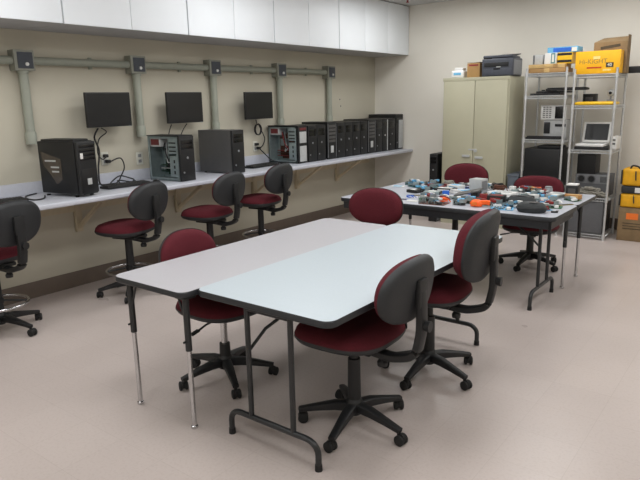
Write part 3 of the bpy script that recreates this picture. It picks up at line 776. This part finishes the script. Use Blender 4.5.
simple('grey_box', 'pale grey electronic box between keyboard and white unit on left shelf', 'electronics', (-2.20, 7.52, 1.114), 0, (.26, .24, .21), lgrey_m, extra=[('dark_panel', (-.09, -.126, .12), (.07, .006, .13), blk_m), ('dark_panel', (.06, -.126, .15), (.12, .006, .03), blk_m)])
t = thing('white_console', 'white slotted unit with black panel atop the grey box on left shelf', 'electronics', (-2.225, 7.51, 1.326))
b = MB(); b.box((0, 0, .085), (.29, .25, .165), bev=.008); b.build('body', white_m, t)
b = MB(); b.box((.075, -.126, .085), (.11, .006, .14), bev=.003); b.build('dark_panel', blkgl_m, t)
b = MB()
for i in range(3):
    for j in range(6): b.box((-.105 + .035 * i, -.126, .03 + .023 * j), (.024, .004, .010))
b.build('vent_slots', dgrey_m, t)
for i, (xx, yy, zz, rz, lab) in enumerate(((-2.30, 7.36, 1.608, 4, 'lowest flat black laptop on the upper left wire shelf'), (-2.24, 7.42, 1.632, -8, 'upper flat black laptop stacked on the upper left wire shelf'))):
    t = thing('closed_laptop', lab, 'laptop', (xx, yy, zz), rz)
    b = MB(); b.box((0, 0, .007), (.33, .24, .014), bev=.004); b.build('base', blk_m, t)
    b = MB(); b.box((0, .002, .0185), (.33, .236, .008), bev=.003); b.build('lid', dgrey_m if i else steelblk_m, t)
t = thing('circuit_card', 'dark green circuit card lying on the stacked laptops', 'circuit board', (-2.33, 7.47, 1.656), 20)
MB().box((0, 0, .002), (.20, .10, .003)).build('board', dgreen_m, t)
MB().box((.04, .01, .012), (.05, .04, .016), bev=.002).build('chip', blk_m, t); MB().box((-.05, -.01, .009), (.04, .03, .010)).build('chip', blk_m, t)
b = MB(); b.box((-.099, 0, .015), (.003, .11, .025)); b.build('metal_bracket', steel_m, t)
simple('flat_carton', 'pale flat cardboard carton lying lowest on the left shelf top', 'box', (-2.28, 7.37, 1.858), 0, (.41, .30, .048), card_m, extra=[('tape', (0, -.151, .024), (.06, .002, .046), cardl_m)])
simple('flat_carton', 'upper pale flat cardboard carton on the left shelf top', 'box', (-2.29, 7.36, 1.908), 1.5, (.40, .28, .042), cardl_m, extra=[('tape', (.1, -.141, .02), (.05, .002, .04), card_m)])
t = thing('pale_box', 'small pale box with dark edge on the flat cartons, leftmost', 'box', (-2.42, 7.38, 1.952), 2)
MB().box((0, 0, .055), (.11, .12, .11), bev=.003).build('carton', lgrey_m, t)
MB().box((-.045, -.0605, .055), (.02, .002, .10)).build('printed_edge', slate_m, t)
t = thing('blue_white_box', 'white and teal software box standing on the flat cartons', 'box', (-2.265, 7.33, 1.952), 0)
MB().box((0, 0, .06), (.13, .10, .12), bev=.002).build('carton', white_m, t)
MB().box((.03, -.051, .06), (.045, .002, .11)).build('printed_panel', teal_m, t); MB().box((.03, -.0525, .06), (.025, .002, .085)).build('printed_panel', paper_m, t)
t = thing('yellow_black_box', 'yellow and black striped box under the blue box on the left shelf', 'box', (-2.115, 7.40, 1.952), 0)
MB().box((0, 0, .06), (.16, .2, .12), bev=.002).build('carton', yelt_m, t)
for z in (.025, .10): MB().box((0, -.101, z), (.156, .002, .026)).build('black_band', blk_m, t)
t = thing('blue_box', 'bright blue and white box topping the left shelf pile', 'box', (-2.15, 7.42, 2.0735), 0)
MB().box((0, 0, .03), (.33, .20, .06), bev=.002).build('carton', sky_m, t)
MB().box((.0, -.101, .028), (.20, .002, .045)).build('printed_panel', blue_m, t); MB().box((.125, -.101, .028), (.06, .002, .045)).build('printed_panel', paper_m, t)
simple('white_strip_box', 'low white box under the blue box pile, behind the teal software box', 'box', (-2.23, 7.45, 1.952), 0, (.06, .14, .118), paper_m)

# right unit contents
t = thing('yellow_carton', 'bright yellow printed carton on top of the right wire shelf', 'box', (-1.745, 7.286, 1.825), 0)
MB().box((0, 0, .118), (.455, .14, .236), bev=.003).build('carton', yel_m, t)
fr = Matrix.Rotation(R(90), 4, 'X')
yf = -.0705
text_mesh('brand_lettering', 'Hi-KiGHT', .068, MATS['faded_ink'], t, Matrix.Translation((-.045, yf, .125)) @ fr)
text_mesh('number_lettering', '40', .045, inkw_m, t, Matrix.Translation((.125, yf - .0015, .085)) @ fr)
MB().box((.125, yf, .085), (.075, .002, .05)).build('dark_panel', inkd_m, t)
MB().box((-.03, yf, .062), (.15, .002, .016)).build('red_strip', inkr_m, t)
MB().box((-.01, yf, .165), (.07, .002, .03)).build('pale_mark', MATS['pale_yellow_ink'], t)
MB().box((.10, yf, .035), (.08, .002, .018)).build('pale_mark', MATS['pale_yellow_ink'], t)
t = thing('open_carton', 'brown open cardboard carton behind the yellow carton', 'box', (-1.66, 7.443, 1.825), -1)
b = MB(); w, d, h = .335, .14, .33
b.box((0, -d / 2, h / 2), (w, .005, h)); b.box((0, d / 2, h / 2), (w, .005, h)); b.box((-w / 2, 0, h / 2), (.005, d, h)); b.box((w / 2, 0, h / 2), (.005, d, h)); b.box((0, 0, .004), (w, d, .006))
b.build('carton', card2_m, t)
b = MB(); b.prism([(-w / 2, -d / 2, h), (w / 2, -d / 2, h), (w / 2 - .01, .02, h + .052), (-w / 2 + .07, .02, h + .045)], (0, .003, .004)); b.build('flap', card2_m, t)
MB().box((w / 2 + .001, 0, h + .03), (.004, d * .9, .075)).build('flap', card2_m, t)
b = MB(); b.box((0, -d / 2 - .003, h - .05), (.2, .002, .03), rot=(0, -.12, 0)); b.build('printed_band', inkd_m, t)
b = MB(); b.box((0, .04, h - .01), (.22, .08, .06), bev=.02); b.build('packing_foam', lgrey_m, t)
simple('flat_adapter', 'dark flat device sticking out right of the shelf top', 'electronics', (-1.40, 7.578, 1.825), 0, (.40, .10, .065), blk_m, extra=[('label_plate', (.1, -.051, .035), (.08, .002, .03), brown_m), ('ridge', (-.05, 0, .067), (.2, .07, .01), dgrey_m)])
t = thing('yellow_tray', 'flat yellow plastic case lying on the upper right wire shelf', 'case', (-1.755, 7.38, 1.493), 0)
b = MB(); b.box((0, 0, .016), (.41, .28, .03), bev=.012, seg=3); b.build('case', yelt_m, t); MB().box((0, 0, .033), (.36, .23, .005), bev=.002).build('lid_panel', yelt_m, t)
t = thing('webcam', 'small grey round webcam on the yellow case', 'webcam', (-1.615, 7.36, 1.528), 0)
b = MB(); b.box((0, 0, .012), (.07, .06, .02), bev=.008); b.build('stand', grey_m, t); b = MB(); b.cyl((0, 0, .02), (0, 0, .06), .01); b.build('neck', grey_m, t)
b = MB(); b.lens([(0, .03), (.6, .025), (1, 0), (.6, -.025), (0, -.03)], .04, .04, 2, 24, axis='x'); hd = b.build('camera_head', lgrey_m, t, loc=(0, 0, .09), rot=(0, 0, R(90)))
MB().cyl((0, -.028, .09), (0, -.036, .09), .016).build('camera_lens', blkgl_m, t)
simple('black_module', 'black flat module at the back of the upper right wire shelf', 'electronics', (-1.88, 7.585, 1.493), 0, (.14, .10, .12), blk_m, extra=[('label_plate', (0, -.051, .06), (.08, .002, .05), dgrey_m)])
t = thing('white_laptop', 'open white laptop with dark screen on the right wire shelf', 'laptop', (-1.765, 7.36, 1.040), -2)
b = MB(); b.box((0, 0, .014), (.30, .24, .028), bev=.008); bs = b.build('base', white_m, t)
b = MB()
for i in range(5):
    for j in range(12): b.box((-.11 + j * .02, .06 - i * .02, .029), (.016, .016, .004))
b.build('keys', lgrey_m, bs); MB().box((0, -.075, .0285), (.08, .05, .002)).build('touchpad', lgrey_m, bs)
sc = MB(); sc.M = Matrix.Translation((0, .12, .028)) @ Matrix.Rotation(R(-14), 4, 'X')
sc.box((0, 0, .12), (.30, .014, .235), bev=.006); sc = sc.build('display_lid', white_m, t)
s2 = MB(); s2.M = Matrix.Translation((0, .12, .028)) @ Matrix.Rotation(R(-14), 4, 'X'); s2.box((0, -.008, .122), (.25, .002, .185)); s2.build('screen', screen_m, sc)
simple('flat_black_device', 'flat black device under the open white laptop', 'electronics', (-1.745, 7.37, 1.008), 0, (.36, .28, .03), blk_m)
simple('white_router', 'white router with dark ports right of the open laptop', 'router', (-1.545, 7.48, 1.008), 0, (.05, .22, .14), white_m, extra=[('port', (0, -.111, .10), (.03, .003, .02), dgrey_m), ('port', (0, -.111, .06), (.03, .003, .02), dgrey_m)])
t = thing('grey_stereo', 'grey unit with two round fans low on the right wire shelf', 'electronics', (-1.74, 7.50, .478), 0)
MB().box((0, 0, .12), (.37, .24, .24), bev=.006).build('body', slate_m, t)
MB().box((0, -.121, .185), (.36, .004, .10), bev=.002).build('front_plate', grey_m, t)
for xx in (-.12, -.01):
    b = MB(); b.tube([(xx + .04 * math.cos(2 * PI * k / 24), -.126, .185 + .04 * math.sin(2 * PI * k / 24)) for k in range(24)], .006, 8, closed=True); f = b.build('fan_ring', slate_m, t)
    MB().cyl((xx, -.122, .185), (xx, -.126, .185), .036, seg=20).build('fan', blk_m, f)
b = MB()
for k in range(8): b.box((.09 + .012 * k, -.124, .185), (.005, .003, .07))
b.build('vent_slots', blk_m, t)
simple('black_tower_unit', 'black unit behind the two-fan grey unit on the right shelf', 'electronics', (-1.82, 7.50, .72), 0, (.2, .22, .22), blk_m, extra=[('front_panel', (0, -.111, .11), (.18, .004, .2), steelblk_m)])
# cable heap
b = MB(); rnd = random.Random(5)
for k in range(46):
    cx, cy = rnd.uniform(-.12, .13), rnd.uniform(-.03, .03); rx, ry = rnd.uniform(.03, .07), rnd.uniform(.02, .035); z = .01 + rnd.uniform(0, .11) * (1 - abs(cx) / .18)
    ph = rnd.uniform(0, 6); b.tube([(cx + rx * math.cos(ph + 2 * PI * i / 14), cy + ry * math.sin(ph + 2 * PI * i / 14), z + .008 * math.sin(2 * i + ph)) for i in range(14)], .0065, 6, closed=True)
o = b.build('cable_heap', cableg_m, None, loc=(-1.72, 7.27, .478)); tag(o, 'heap of beige grey cables on the lower right wire shelf', 'cables'); o['kind'] = 'stuff'
t = thing('dark_grey_case', 'big dark grey computer case on the bottom of the right wire shelf', 'computer', (-1.75, 7.42, .063), 0)
MB().box((0, 0, .18), (.37, .38, .36), bev=.006).build('case', slate_m, t)
b = MB(); b.box((0, -.1915, .18), (.35, .004, .34), bev=.002); b.build('side_panel', slate_m, t)
MB().box((.186, 0, .18), (.006, .34, .33), bev=.002).build('front_panel', blk_m, t)

# right pile
t = thing('large_carton', 'large brown cardboard carton with orange label on floor beside the shelf', 'box', (-1.245, 7.47, 0), 0)
MB().box((0, 0, .185), (.36, .28, .37), bev=.004).build('carton', card2_m, t)
MB().box((-.04, -.141, .28), (.12, .002, .07)).build('orange_label', oranlab_m, t)
b = MB()
for z in (.20, .17, .14): b.box((-.03, -.141, z), (.2, .002, .008))
b.build('printed_lines', inkd_m, t)
b = MB(); b.box((0, -.07, .373), (.36, .14, .004)); b.box((0, .07, .373), (.36, .14, .004)); b.build('flap', card2_m, t)
def yellow_bag(label, z, h, lab):
    t = thing('yellow_tool_bag', label, 'bag', (-1.24, 7.45, z), 0, 'yellow tool bags stacked on the carton')
    b = MB(); b.box((0, 0, h / 2), (.37, .25, h), bev=.035, seg=4); b.build('bag_body', yelbag_m, t)
    for xx in (-.17, .09):
        b = MB(); b.box((xx if xx > 0 else -.184, -.005, h / 2), (.014 if xx < 0 else .03, .262, h * .8), bev=.005); b.build('strap', cloth_m, t)
    b = MB()
    if lab: b.tube(smooth_path([(-.11, -.09, h - .012), (-.09, -.10, h + .03), (-.03, -.10, h + .022), (-.01, -.09, h - .012)]), .010, 8); b.build('handle', cloth_m, t) if lab else b.bm.free()
    b = MB(); b.tube(smooth_path([(-.05, -.11, h - .01), (-.045, -.135, h * .7), (-.04, -.134, h * .35)]), .006, 8); b.build('loose_strap', cloth_m, t)
    return t
yellow_bag('lower yellow tool bag, resting directly on the large carton', .377, .155, False)
simple('black_pouch', 'flat black pouch with white label between the two yellow tool bags', 'pouch', (-1.24, 7.44, .534), 0, (.36, .24, .08), cloth_m, bev=.018, extra=[('white_label', (.05, -.121, .04), (.18, .003, .055), white_m)])
yellow_bag('upper yellow tool bag with black handle, topmost of the pile', .616, .19, True)

# ------------------------------------------------------------------ clutter on the work tables
TZ = .7425
G = 'electronics strewn on the work tables'
PL = []
def fits(x, y, rz, d):
    c_, s_ = abs(math.cos(R(rz))), abs(math.sin(R(rz)))
    hx, hy = (d[0] * c_ + d[1] * s_) * .45, (d[0] * s_ + d[1] * c_) * .45
    free = all(abs(x - q[0]) >= hx + q[2] or abs(y - q[1]) >= hy + q[3] for q in PL)
    return free and -3.16 + hx < x < -1.31 - hx and 4.46 + hy < y < 5.66 - hy, hx, hy
def settle(x, y, rz, d, h=0):
    """nearest free spot on the two work tables"""
    for k in range(240):
        rr = .0022 * k; xx, yy = x + rr * math.cos(k * 2.4), y + rr * math.sin(k * 2.4) * .8
        ok, hx, hy = fits(xx, yy, rz, d)
        if ok: break
    PL.append((xx, yy, hx, hy)); return xx, yy, TZ
def reserve(x, y, rz, d):
    ok, hx, hy = fits(x, y, rz, d); PL.append((x, y, hx, hy))
for q in ((-2.20, 5.01, 6, (.24, .15)), (-1.93, 4.60, 8, (.22, .09)), (-1.70, 4.93, 10, (.24, .14)), (-1.50, 4.585, 4, (.24, .14)), (-1.345, 4.64, 20, (.06, .04)),
          (-1.69, 5.61, 0, (.08, .08)), (-2.26, 5.37, -8, (.125, .12)), (-1.47, 5.575, 4, (.10, .10))): reserve(*q)
def board(label, x, y, rz, w=.14, l=.18, m=None, chips=5, conn=None, tilt=0, z=None, seed=0, name='circuit_board'):
    x, y, z = settle(x, y, rz, (l, w), .026) if z is None else (x, y, z)
    t = thing(name, label, 'circuit board', (x, y, z), rz, G); rn = random.Random(seed + int(abs(x * 1000)))
    MB().box((0, 0, .003), (l, w, .0025)).build('board', m or green_m, t)
    b = MB()
    for q in (-.3, .12): b.box((0, w * q, .0048), (l * .78, .004, .0016))
    b.box((0, -w * .09, .0048), (.004, w * .44, .0016))
    for k in range(chips):
        sx, sy = rn.uniform(.012, .04), rn.uniform(.012, .035); b.box((l * (-.36 + .72 * k / max(chips - 1, 1)), w * (.12 if k % 2 else -.3), .0075), (min(sx, l * .6 / chips), min(sy, w * .3), .006), bev=.001)
    b.build('chips', blk_m, t)
    MB().box((-l * .25, w * .42, .0145), (l * .4, .016, .020), bev=.002).build('connector', conn or white_m, t)
    MB().box((l * .3, -w * .3, .0135), (.03, .045, .018), bev=.003).build('connector', conn or white_m, t)
    b = MB()
    for k in range(4): b.cyl((l * (-.3 + .12 * k), -w * .2, .004), (l * (-.3 + .12 * k), -w * .2, .024), .006, seg=8)
    b.build('capacitors', sky_m if chips % 2 else steel_m, t)
    b = MB(); b.box((-l / 2 - .001, 0, .012), (.003, w * .95, .03)); b.build('metal_bracket', steel_m, t)
    return t
def drive(label, x, y, rz, top=None, name='optical_drive', d=(.17, .146, .04), z=None):
    x, y, z = settle(x, y, rz, d, d[2]) if z is None else (x, y, z)
    t = thing(name, label, 'drive', (x, y, z), rz, G)
    MB().box((0, 0, d[2] / 2), d, bev=.002).build('drive_body', top or steel_m, t)
    MB().box((d[0] / 2 + .003, 0, d[2] / 2), (.006, d[1], d[2]), bev=.002).build('front_bezel', blk_m, t)
    MB().box((0, 0, d[2] + .0008), (d[0] * .5, d[1] * .55, .001)).build('label_sticker', paper_m, t)
    b = MB(); b.box((d[0] / 2 + .0065, 0, d[2] * .6), (.002, d[1] * .75, .006)); b.build('tray_slot', dgrey_m, t)
    return t
def sticks(label, x, y, rz, m=None, z=None):
    x, y, z = settle(x, y, rz, (.133, .03), .008) if z is None else (x, y, z)
    t = thing('memory_stick', label, 'memory module', (x, y, z), rz, G)
    MB().box((0, 0, .003), (.133, .03, .0025)).build('board', m or green_m, t)
    b = MB()
    for k in range(8): b.box((-.055 + .0157 * k, .003, .0052), (.011, .012, .003))
    b.build('chips', blk_m, t); MB().box((0, -.013, .0035), (.126, .004, .003)).build('contacts', gold_m, t)
    return t
def coil_cable(label, x, y, m, r=.05, turns=4, z=None, name='cable_coil', th=.005):
    x, y, z = settle(x, y, 0, (2.2 * r, 1.7 * r), .03) if z is None else (x, y, z)
    b = MB(); pts = []
    for k in range(turns * 16):
        a = 2 * PI * k / 16; q = r * (1 + .22 * math.sin(k * .37 + x)); pts.append((q * math.cos(a), q * .75 * math.sin(a), .006 + .011 * (k / 16) + .004 * math.sin(k * .9)))
    pts += [(pts[-1][0] + .012, pts[-1][1] + .012, pts[-1][2] * .6), (pts[-1][0] + .02, pts[-1][1] + .02, .007)]
    b.tube(pts, th, 6); o = b.build(name, m, None, loc=(x, y, z)); tag(o, label, 'cable', G); return o
def small_box(label, x, y, rz, d, m, lab_m=None, name='small_box', z=None, bev=.003):
    x, y, z = settle(x, y, rz, d, d[2]) if z is None else (x, y, z)
    t = thing(name, label, 'box', (x, y, z), rz, G)
    MB().box((0, 0, d[2] / 2), d, bev=bev).build('carton', m, t)
    MB().box((0, -d[1] / 2 - .0008, d[2] / 2), (d[0] * .6, .001, d[2] * .5)).build('label_sticker', lab_m or paper_m, t)
    MB().box((0, 0, d[2] + .0008), (d[0] * .7, d[1] * .5, .0015)).build('lid_panel', lab_m or paper_m, t)
    return t
def fan(label, x, y, rz, m=None, z=None):
    x, y, z = settle(x, y, rz, (.08, .08), .042) if z is None else (x, y, z)
    t = thing('cooling_fan', label, 'fan', (x, y, z), rz, G)
    b = MB(); b.box((0, 0, .008), (.08, .08, .016), bev=.004); fr_ = b.build('heatsink', steel_m, t)
    b = MB(); b.tube([(.036 * math.cos(2 * PI * k / 24), .036 * math.sin(2 * PI * k / 24), .028) for k in range(24)], 0, sect=(.004, .012), closed=True) if False else b.lathe([(.034, .016), (.04, .016), (.04, .042), (.034, .042), (.034, .02)], (0, 0, 0), 24)
    b.build('fan_ring', m or blk_m, t)
    b = MB(); b.cyl((0, 0, .018), (0, 0, .04), .014)
    for k in range(7): a = 2 * PI * k / 7; b.box((.023 * math.cos(a), .023 * math.sin(a), .03), (.02, .013, .002), rot=(.5, 0, a))
    b.build('rotor', m or blk_m, t)
    return t
# left end, thin spread
small_box('white paper slip lying at the far left end of the rear work table', -3.08, 5.30, 8, (.13, .09, .004), paper_m, sky_m, 'paper_slip', bev=.001)
board('teal circuit board at the far left of the rear work table', -3.02, 5.52, 12, .12, .15, teal_m, 5, lgrey_m)
board('teal circuit board right of the white paper slip', -2.93, 5.40, -20, .12, .16, teal_m, 6, sky_m)
drive('small black drive alone on the left part of the work tables', -2.75, 5.02, -12, blk_m, 'black_drive', (.11, .075, .028))
board('light blue circuit card in the left pile of the rear table', -2.80, 5.30, 25, .11, .17, sky_m, 6, teal_m)
board('teal card with red connector in the left pile of the rear table', -2.70, 5.36, -35, .12, .16, teal_m, 5, redp_m)
board('blue card with white sockets behind the left pile of the rear table', -2.66, 5.52, 40, .10, .18, blue_m, 4, white_m)
board('dark brown card at the back of the rear table below the stacked towers', -2.83, 5.60, 10, .10, .16, brown_m, 5, dgrey_m)
coil_cable('grey coiled ribbon at the back of the rear table, left of the left chair', -2.68, 5.62, cableg_m, .045)
drive('silver hard drive in the middle of the front work table', -2.56, 5.03, 14, steel_m, 'hard_drive', (.147, .10, .026))
small_box('flat black box with white top on the rear work table', -2.52, 5.22, 6, (.19, .12, .035), blk_m, white_m)
small_box('bright blue connector block near the middle of the front work table', -2.42, 5.02, 20, (.06, .045, .04), blue_m, blue_m, 'connector_block')
small_box('white paper slip near the left front edge of front table', -2.52, 4.58, -6, (.10, .06, .004), paper_m, paper_m, 'paper_slip', bev=.001)
sticks('small blue memory stick near the left front edge of front table', -2.66, 4.60, 18, blue_m)
coil_cable('thin blue looped wire near the left front edge of front table', -2.61, 4.71, blue_m, .032, 2, th=.003, name='wire_loop')
board('grey green circuit board right of the white slip on front table', -2.44, 4.73, 30, .13, .17, green_m, 6, lgrey_m)
board('pale grey circuit board behind the grey green one on front table', -2.50, 4.86, -15, .12, .15, grey_m, 5, white_m)
board('black and brown circuit board at the front edge, left of the orange wires', -2.30, 4.56, 4, .15, .22, brown_m, 6, blk_m)
coil_cable('orange wire bundle on the front work table', -2.26, 4.66, orange_m, .034, 3, name='wire_bundle')
coil_cable('red wire bundle left of the orange wires on front table', -2.35, 4.74, redp_m, .034, 3, name='wire_bundle')
board('dark circuit board with pale green edge left of the orange tool', -2.10, 4.60, 10, .15, .23, dgreen_m, 6, blk_m)
board('olive green circuit strip beside the dark board on front table', -2.02, 4.69, 14, .06, .17, green_m, 4, lgrey_m)
small_box('white and sky blue box on the rear table, left of grey cube', -2.48, 5.42, -18, (.14, .10, .05), white_m, sky_m)
small_box('sky blue packet in front of the white box on rear table', -2.42, 5.30, 15, (.11, .07, .03), sky_m, white_m, 'packet')
coil_cable('white coiled cable left of the grey flat panel', -2.40, 5.14, white_m, .045, 3)
t = small_box('pale grey cube-shaped power supply on the rear table', -2.26, 5.37, -8, (.125, .12, .12), lgrey_m, lgrey_m, 'power_supply', z=TZ)
b = MB(); b.box((.0635, 0, .06), (.003, .09, .085)); b.build('vent_grille', grey_m, t)
coil_cable('dark brown cable tangle right of the grey power supply', -2.09, 5.46, brown_m, .05, 5)
coil_cable('black cable tangle behind the grey power supply', -2.16, 5.58, cable_m, .05, 5)
t = thing('grey_flat_panel', 'slanting dark grey flat panel leaning on parts, front of grey cube', 'panel', (-2.20, 5.01, TZ), 6, G)
b = MB(); b.box((0, 0, .045), (.24, .15, .012), rot=(R(4), R(-14), 0), bev=.003); b.build('panel', dgrey_m, t)
b = MB(); b.box((.07, 0, .032), (.06, .12, .062), bev=.004); b.build('support_block', blk_m, t)
small_box('red component block behind the orange tool', -2.07, 4.98, 20, (.07, .05, .045), redp_m, redp_m, 'component_block')
coil_cable('red and brown wire tangle right of the red component block', -1.98, 5.0, redp_m, .035, 3, name='wire_bundle')
# orange tool
t = thing('orange_tool', 'bright orange hand tool near the front edge of the front work table', 'tool', (-1.93, 4.60, TZ), 8, G)
t.scale = (.82, .9, 1)
b = MB(); b.lens([(0, .058), (.5, .056), (.85, .046), (1, .028), (.9, .006), (0, 0)], .062, .042, 3, 32); b.build('tool_body', orange_m, t, loc=(-.02, 0, 0))
b = MB(); b.tube([(.02, 0, .034), (.07, .01, .038), (.105, .02, .032)], 0, sect=[(.026, .018), (.022, .018), (.026, .02)]); b.build('handle', orange_m, t)
b = MB(); b.box((-.03, -.041, .03), (.05, .006, .026), bev=.002); b.build('grip', oranlab_m, t)
small_box('large white flat board box behind the red and black box', -1.96, 5.20, -6, (.22, .16, .04), white_m, lgrey_m, 'flat_box')
small_box('black box with red side right of the orange tool', -1.87, 4.87, 8, (.14, .10, .06), blk_m, redp_m)
board('light blue circuit card right of the orange tool at the front edge', -1.74, 4.60, 16, .12, .17, sky_m, 6, white_m)
board('pale blue card behind the front light blue card', -1.72, 4.74, -12, .10, .15, sky_m, 5, lgrey_m)
t = thing('dark_cloth_bag', 'crumpled dark cloth bag behind the black pouch', 'bag', (-1.70, 4.93, TZ), 10, G)
b = MB(); b.lens([(0, .06), (.4, .055), (.7, .06), (.9, .04), (1, .016), (.9, 0), (0, 0)], .12, .07, 2.4, 36); b.build('bag_body', cloth_m, t)
b = MB(); b.tube([(-.09, -.03, .05), (0, -.035, .064), (.09, -.02, .05)], .004, 6); b.build('zip_seam', blk_m, t)
for i, (xx, yy, s) in enumerate(((-2.0, 5.55, 1), (-1.93, 5.60, .9), (-1.97, 5.46, .8))):
    small_box(['small white adapter at the back of the rear table, leftmost of three', 'small white adapter at the back of the rear table, rightmost of three', 'small white adapter at the back of the rear table, nearest of three'][i], xx, yy, 20 * i, (.055 * s, .05 * s, .045 * s), white_m, lgrey_m, 'white_adapter', bev=.008)
# black pouch
t = thing('black_zip_pouch', 'rounded black zip pouch at the right front corner of the front table', 'pouch', (-1.50, 4.585, TZ), 4, G)
b = MB(); b.lens([(0, .078), (.45, .077), (.75, .070), (.93, .050), (1, .032), (.95, .012), (.85, 0), (0, 0)], .112, .07, 2.3, 40); b.build('pouch_body', cloth_m, t)
b = MB(); pts = []
for k in range(40):
    a = 2 * PI * k / 40; c_, s_ = math.cos(a), math.sin(a); pts.append((.114 * math.copysign(abs(c_) ** (2 / 2.3), c_), .072 * math.copysign(abs(s_) ** (2 / 2.3), s_), .033))
b.tube(pts, .004, 6, closed=True); b.build('zip', blk_m, t)
b = MB(); b.box((.02, -.03, .079), (.06, .03, .004), bev=.001, rot=(R(6), 0, 0)); b.build('patch', dgrey_m, t)
t = thing('black_clip', 'small black clip lying alone at the right front corner', 'clip', (-1.345, 4.64, TZ), 20, G)
b = MB(); b.box((0, 0, .006), (.05, .022, .012), bev=.004); b.build('clip_body', blk_m, t); MB().box((.02, .0, .014), (.02, .012, .006), bev=.002).build('latch', dgrey_m, t)
board('white and green circuit board stacked high behind the black pouch', -1.52, 5.12, 24, .16, .17, white_m, 5, white_m)
board('green circuit board with white sockets right of the black pouch', -1.45, 4.86, 10, .12, .19, green_m, 6, white_m)
board('small green circuit card near the right edge of the front table', -1.36, 4.99, -28, .08, .12, green_m, 4, white_m)
sticks('green memory stick beside the small green card at the right edge', -1.46, 5.00, 50)
fan('white fan on a finned heatsink among the boards behind the pouch', -1.62, 5.18, 12, white_m)
small_box('tan wooden box at the right end of the rear table', -1.42, 5.32, 6, (.13, .06, .035), wood_m, cardl_m, 'wooden_box')
small_box('tan wooden strip behind the tan box at the right end', -1.43, 5.42, 2, (.12, .04, .03), wood_m, brown_m, 'wooden_strip')
t = small_box('black cube with white top at the rear right corner of rear table', -1.47, 5.575, 4, (.10, .10, .085), blk_m, dgrey_m, 'black_cube', z=TZ)
b = MB(); b.box((0, 0, .094), (.092, .09, .014), bev=.005); b.build('white_cover', white_m, t)
for i, xx in enumerate((-1.92, -1.84, -1.76)):
    small_box(['red brown module, left of three in front of the right chair', 'red brown module, middle of three in front of the right chair', 'red brown module, right of three in front of the right chair'][i], xx + .03, 5.655 - .005 * i, 5 * i, (.065, .05, .04), [brown_m, oranlab_m, brown_m][i], [cardl_m, redp_m, cardl_m][i], 'brown_module')
t = thing('cloudy_jar', 'cloudy round plastic jar in front of the right chair', 'jar', (-1.69, 5.61, TZ), 0, G)
b = MB(); b.lathe([(.026, 0), (.036, .005), (.036, .036), (.031, .045)], (0, 0, 0), 24); b.build('jar_body', jar_m, t); MB().lathe([(.031, .045), (.031, .055), (.026, .058)], (0, 0, 0), 24).build('lid', grey_m, t)
small_box('white flat tray behind the boards, left of the black cube', -1.58, 5.52, -5, (.13, .09, .018), white_m, lgrey_m, 'flat_tray')
board('blue grey card in the pile left of the white green board', -1.72, 5.36, 18, .12, .18, slate_m, 6, sky_m)
board('dark blue card under the right chair side of the pile', -1.82, 5.46, -22, .11, .16, blue_m, 5, dgrey_m)
board('black card behind the dark cloth bag', -1.77, 5.16, 8, .13, .2, dgrey_m, 6, blk_m)
fan('black fan on a finned heatsink right of the dark cloth bag', -1.66, 5.02 + .04, 30)
drive('silver hard drive beside the blue grey card', -1.60, 5.36, 80, steel_m, 'hard_drive', (.147, .10, .026))
sticks('green memory stick left of the large white flat box', -2.16, 5.18, 70)
sticks('green memory stick in front of the silver hard drive, middle of front table', -2.62, 4.86, 35)
coil_cable('black cable loop between the left pile and the flat black box', -2.62, 5.22, cable_m, .04, 3)

rn = random.Random(21); n = 0; tries = 0
cols = [green_m, teal_m, grey_m, sky_m, dgreen_m, white_m, brown_m, slate_m]
while n < 34 and tries < 3000:
    tries += 1
    x, y, rz = rn.uniform(-2.72, -1.42), rn.uniform(4.52, 5.62), rn.uniform(-50, 50)
    l, w = rn.uniform(.08, .13), rn.uniform(.05, .085)
    if y < 4.62 and x > -1.7 or (x < -2.45 and y < 4.8): continue
    if not fits(x, y, rz, (l, w))[0]: continue
    board('small circuit card among the heap in the middle of the work tables', x, y, rz, w, l, cols[n % 8], 4 + n % 3, [white_m, lgrey_m, blk_m, redp_m][n % 4], seed=n, name='circuit_card')['group'] = 'small circuit cards in the heap'
    n += 1

low = [(o.location.x, o.location.y) for o in list(C.objects) if o.parent is None and o.name.startswith(('circuit_board', 'circuit_card'))]
low = [q for q in low if q[1] < 5.7]; up = []; k = 0
for x, y in low:
    k += 1
    if any(abs(x - a) < .15 and abs(y - c_) < .13 for a, c_ in up) or k % 4 == 0: continue
    up.append((x, y))
    o = board('small circuit card resting on top of another board in the heap', x + .01, y, k * 47 % 180, .055 + .004 * (k % 4), .09 + .01 * (k % 3), cols[(k * 3) % 8], 4 + k % 3, [lgrey_m, white_m, sky_m, redp_m][k % 4], z=TZ + .0265, seed=k, name='circuit_card')
    o['group'] = 'small circuit cards lying on other boards'

# ------------------------------------------------------------------ camera
f, yaw, pit, rol = 606.0, R(37.61), R(12.95), R(-1.19)
cy, sy = math.cos(yaw), math.sin(yaw)
fw = Vector((-sy * math.cos(pit), cy * math.cos(pit), -math.sin(pit)))
r = Vector((cy, sy, 0)); u = r.cross(fw)
r2 = r * math.cos(rol) + u * math.sin(rol); u2 = -r * math.sin(rol) + u * math.cos(rol)
cam = bpy.data.cameras.new('camera'); cam.sensor_width = 36; cam.lens = f * 36 / 640; cam.clip_start = .02
co = bpy.data.objects.new('camera', cam); C.objects.link(co)
M = Matrix.Identity(4)
for i, v in enumerate((r2, u2, -fw)):
    for j in range(3): M[j][i] = v[j]
M.translation = Vector((-.01, .01, 1.60)); co.matrix_world = M
sc_ = bpy.context.scene; sc_.camera = co
sc_.view_settings.view_transform = 'Standard'; sc_.view_settings.look = 'None'; sc_.view_settings.exposure = 0
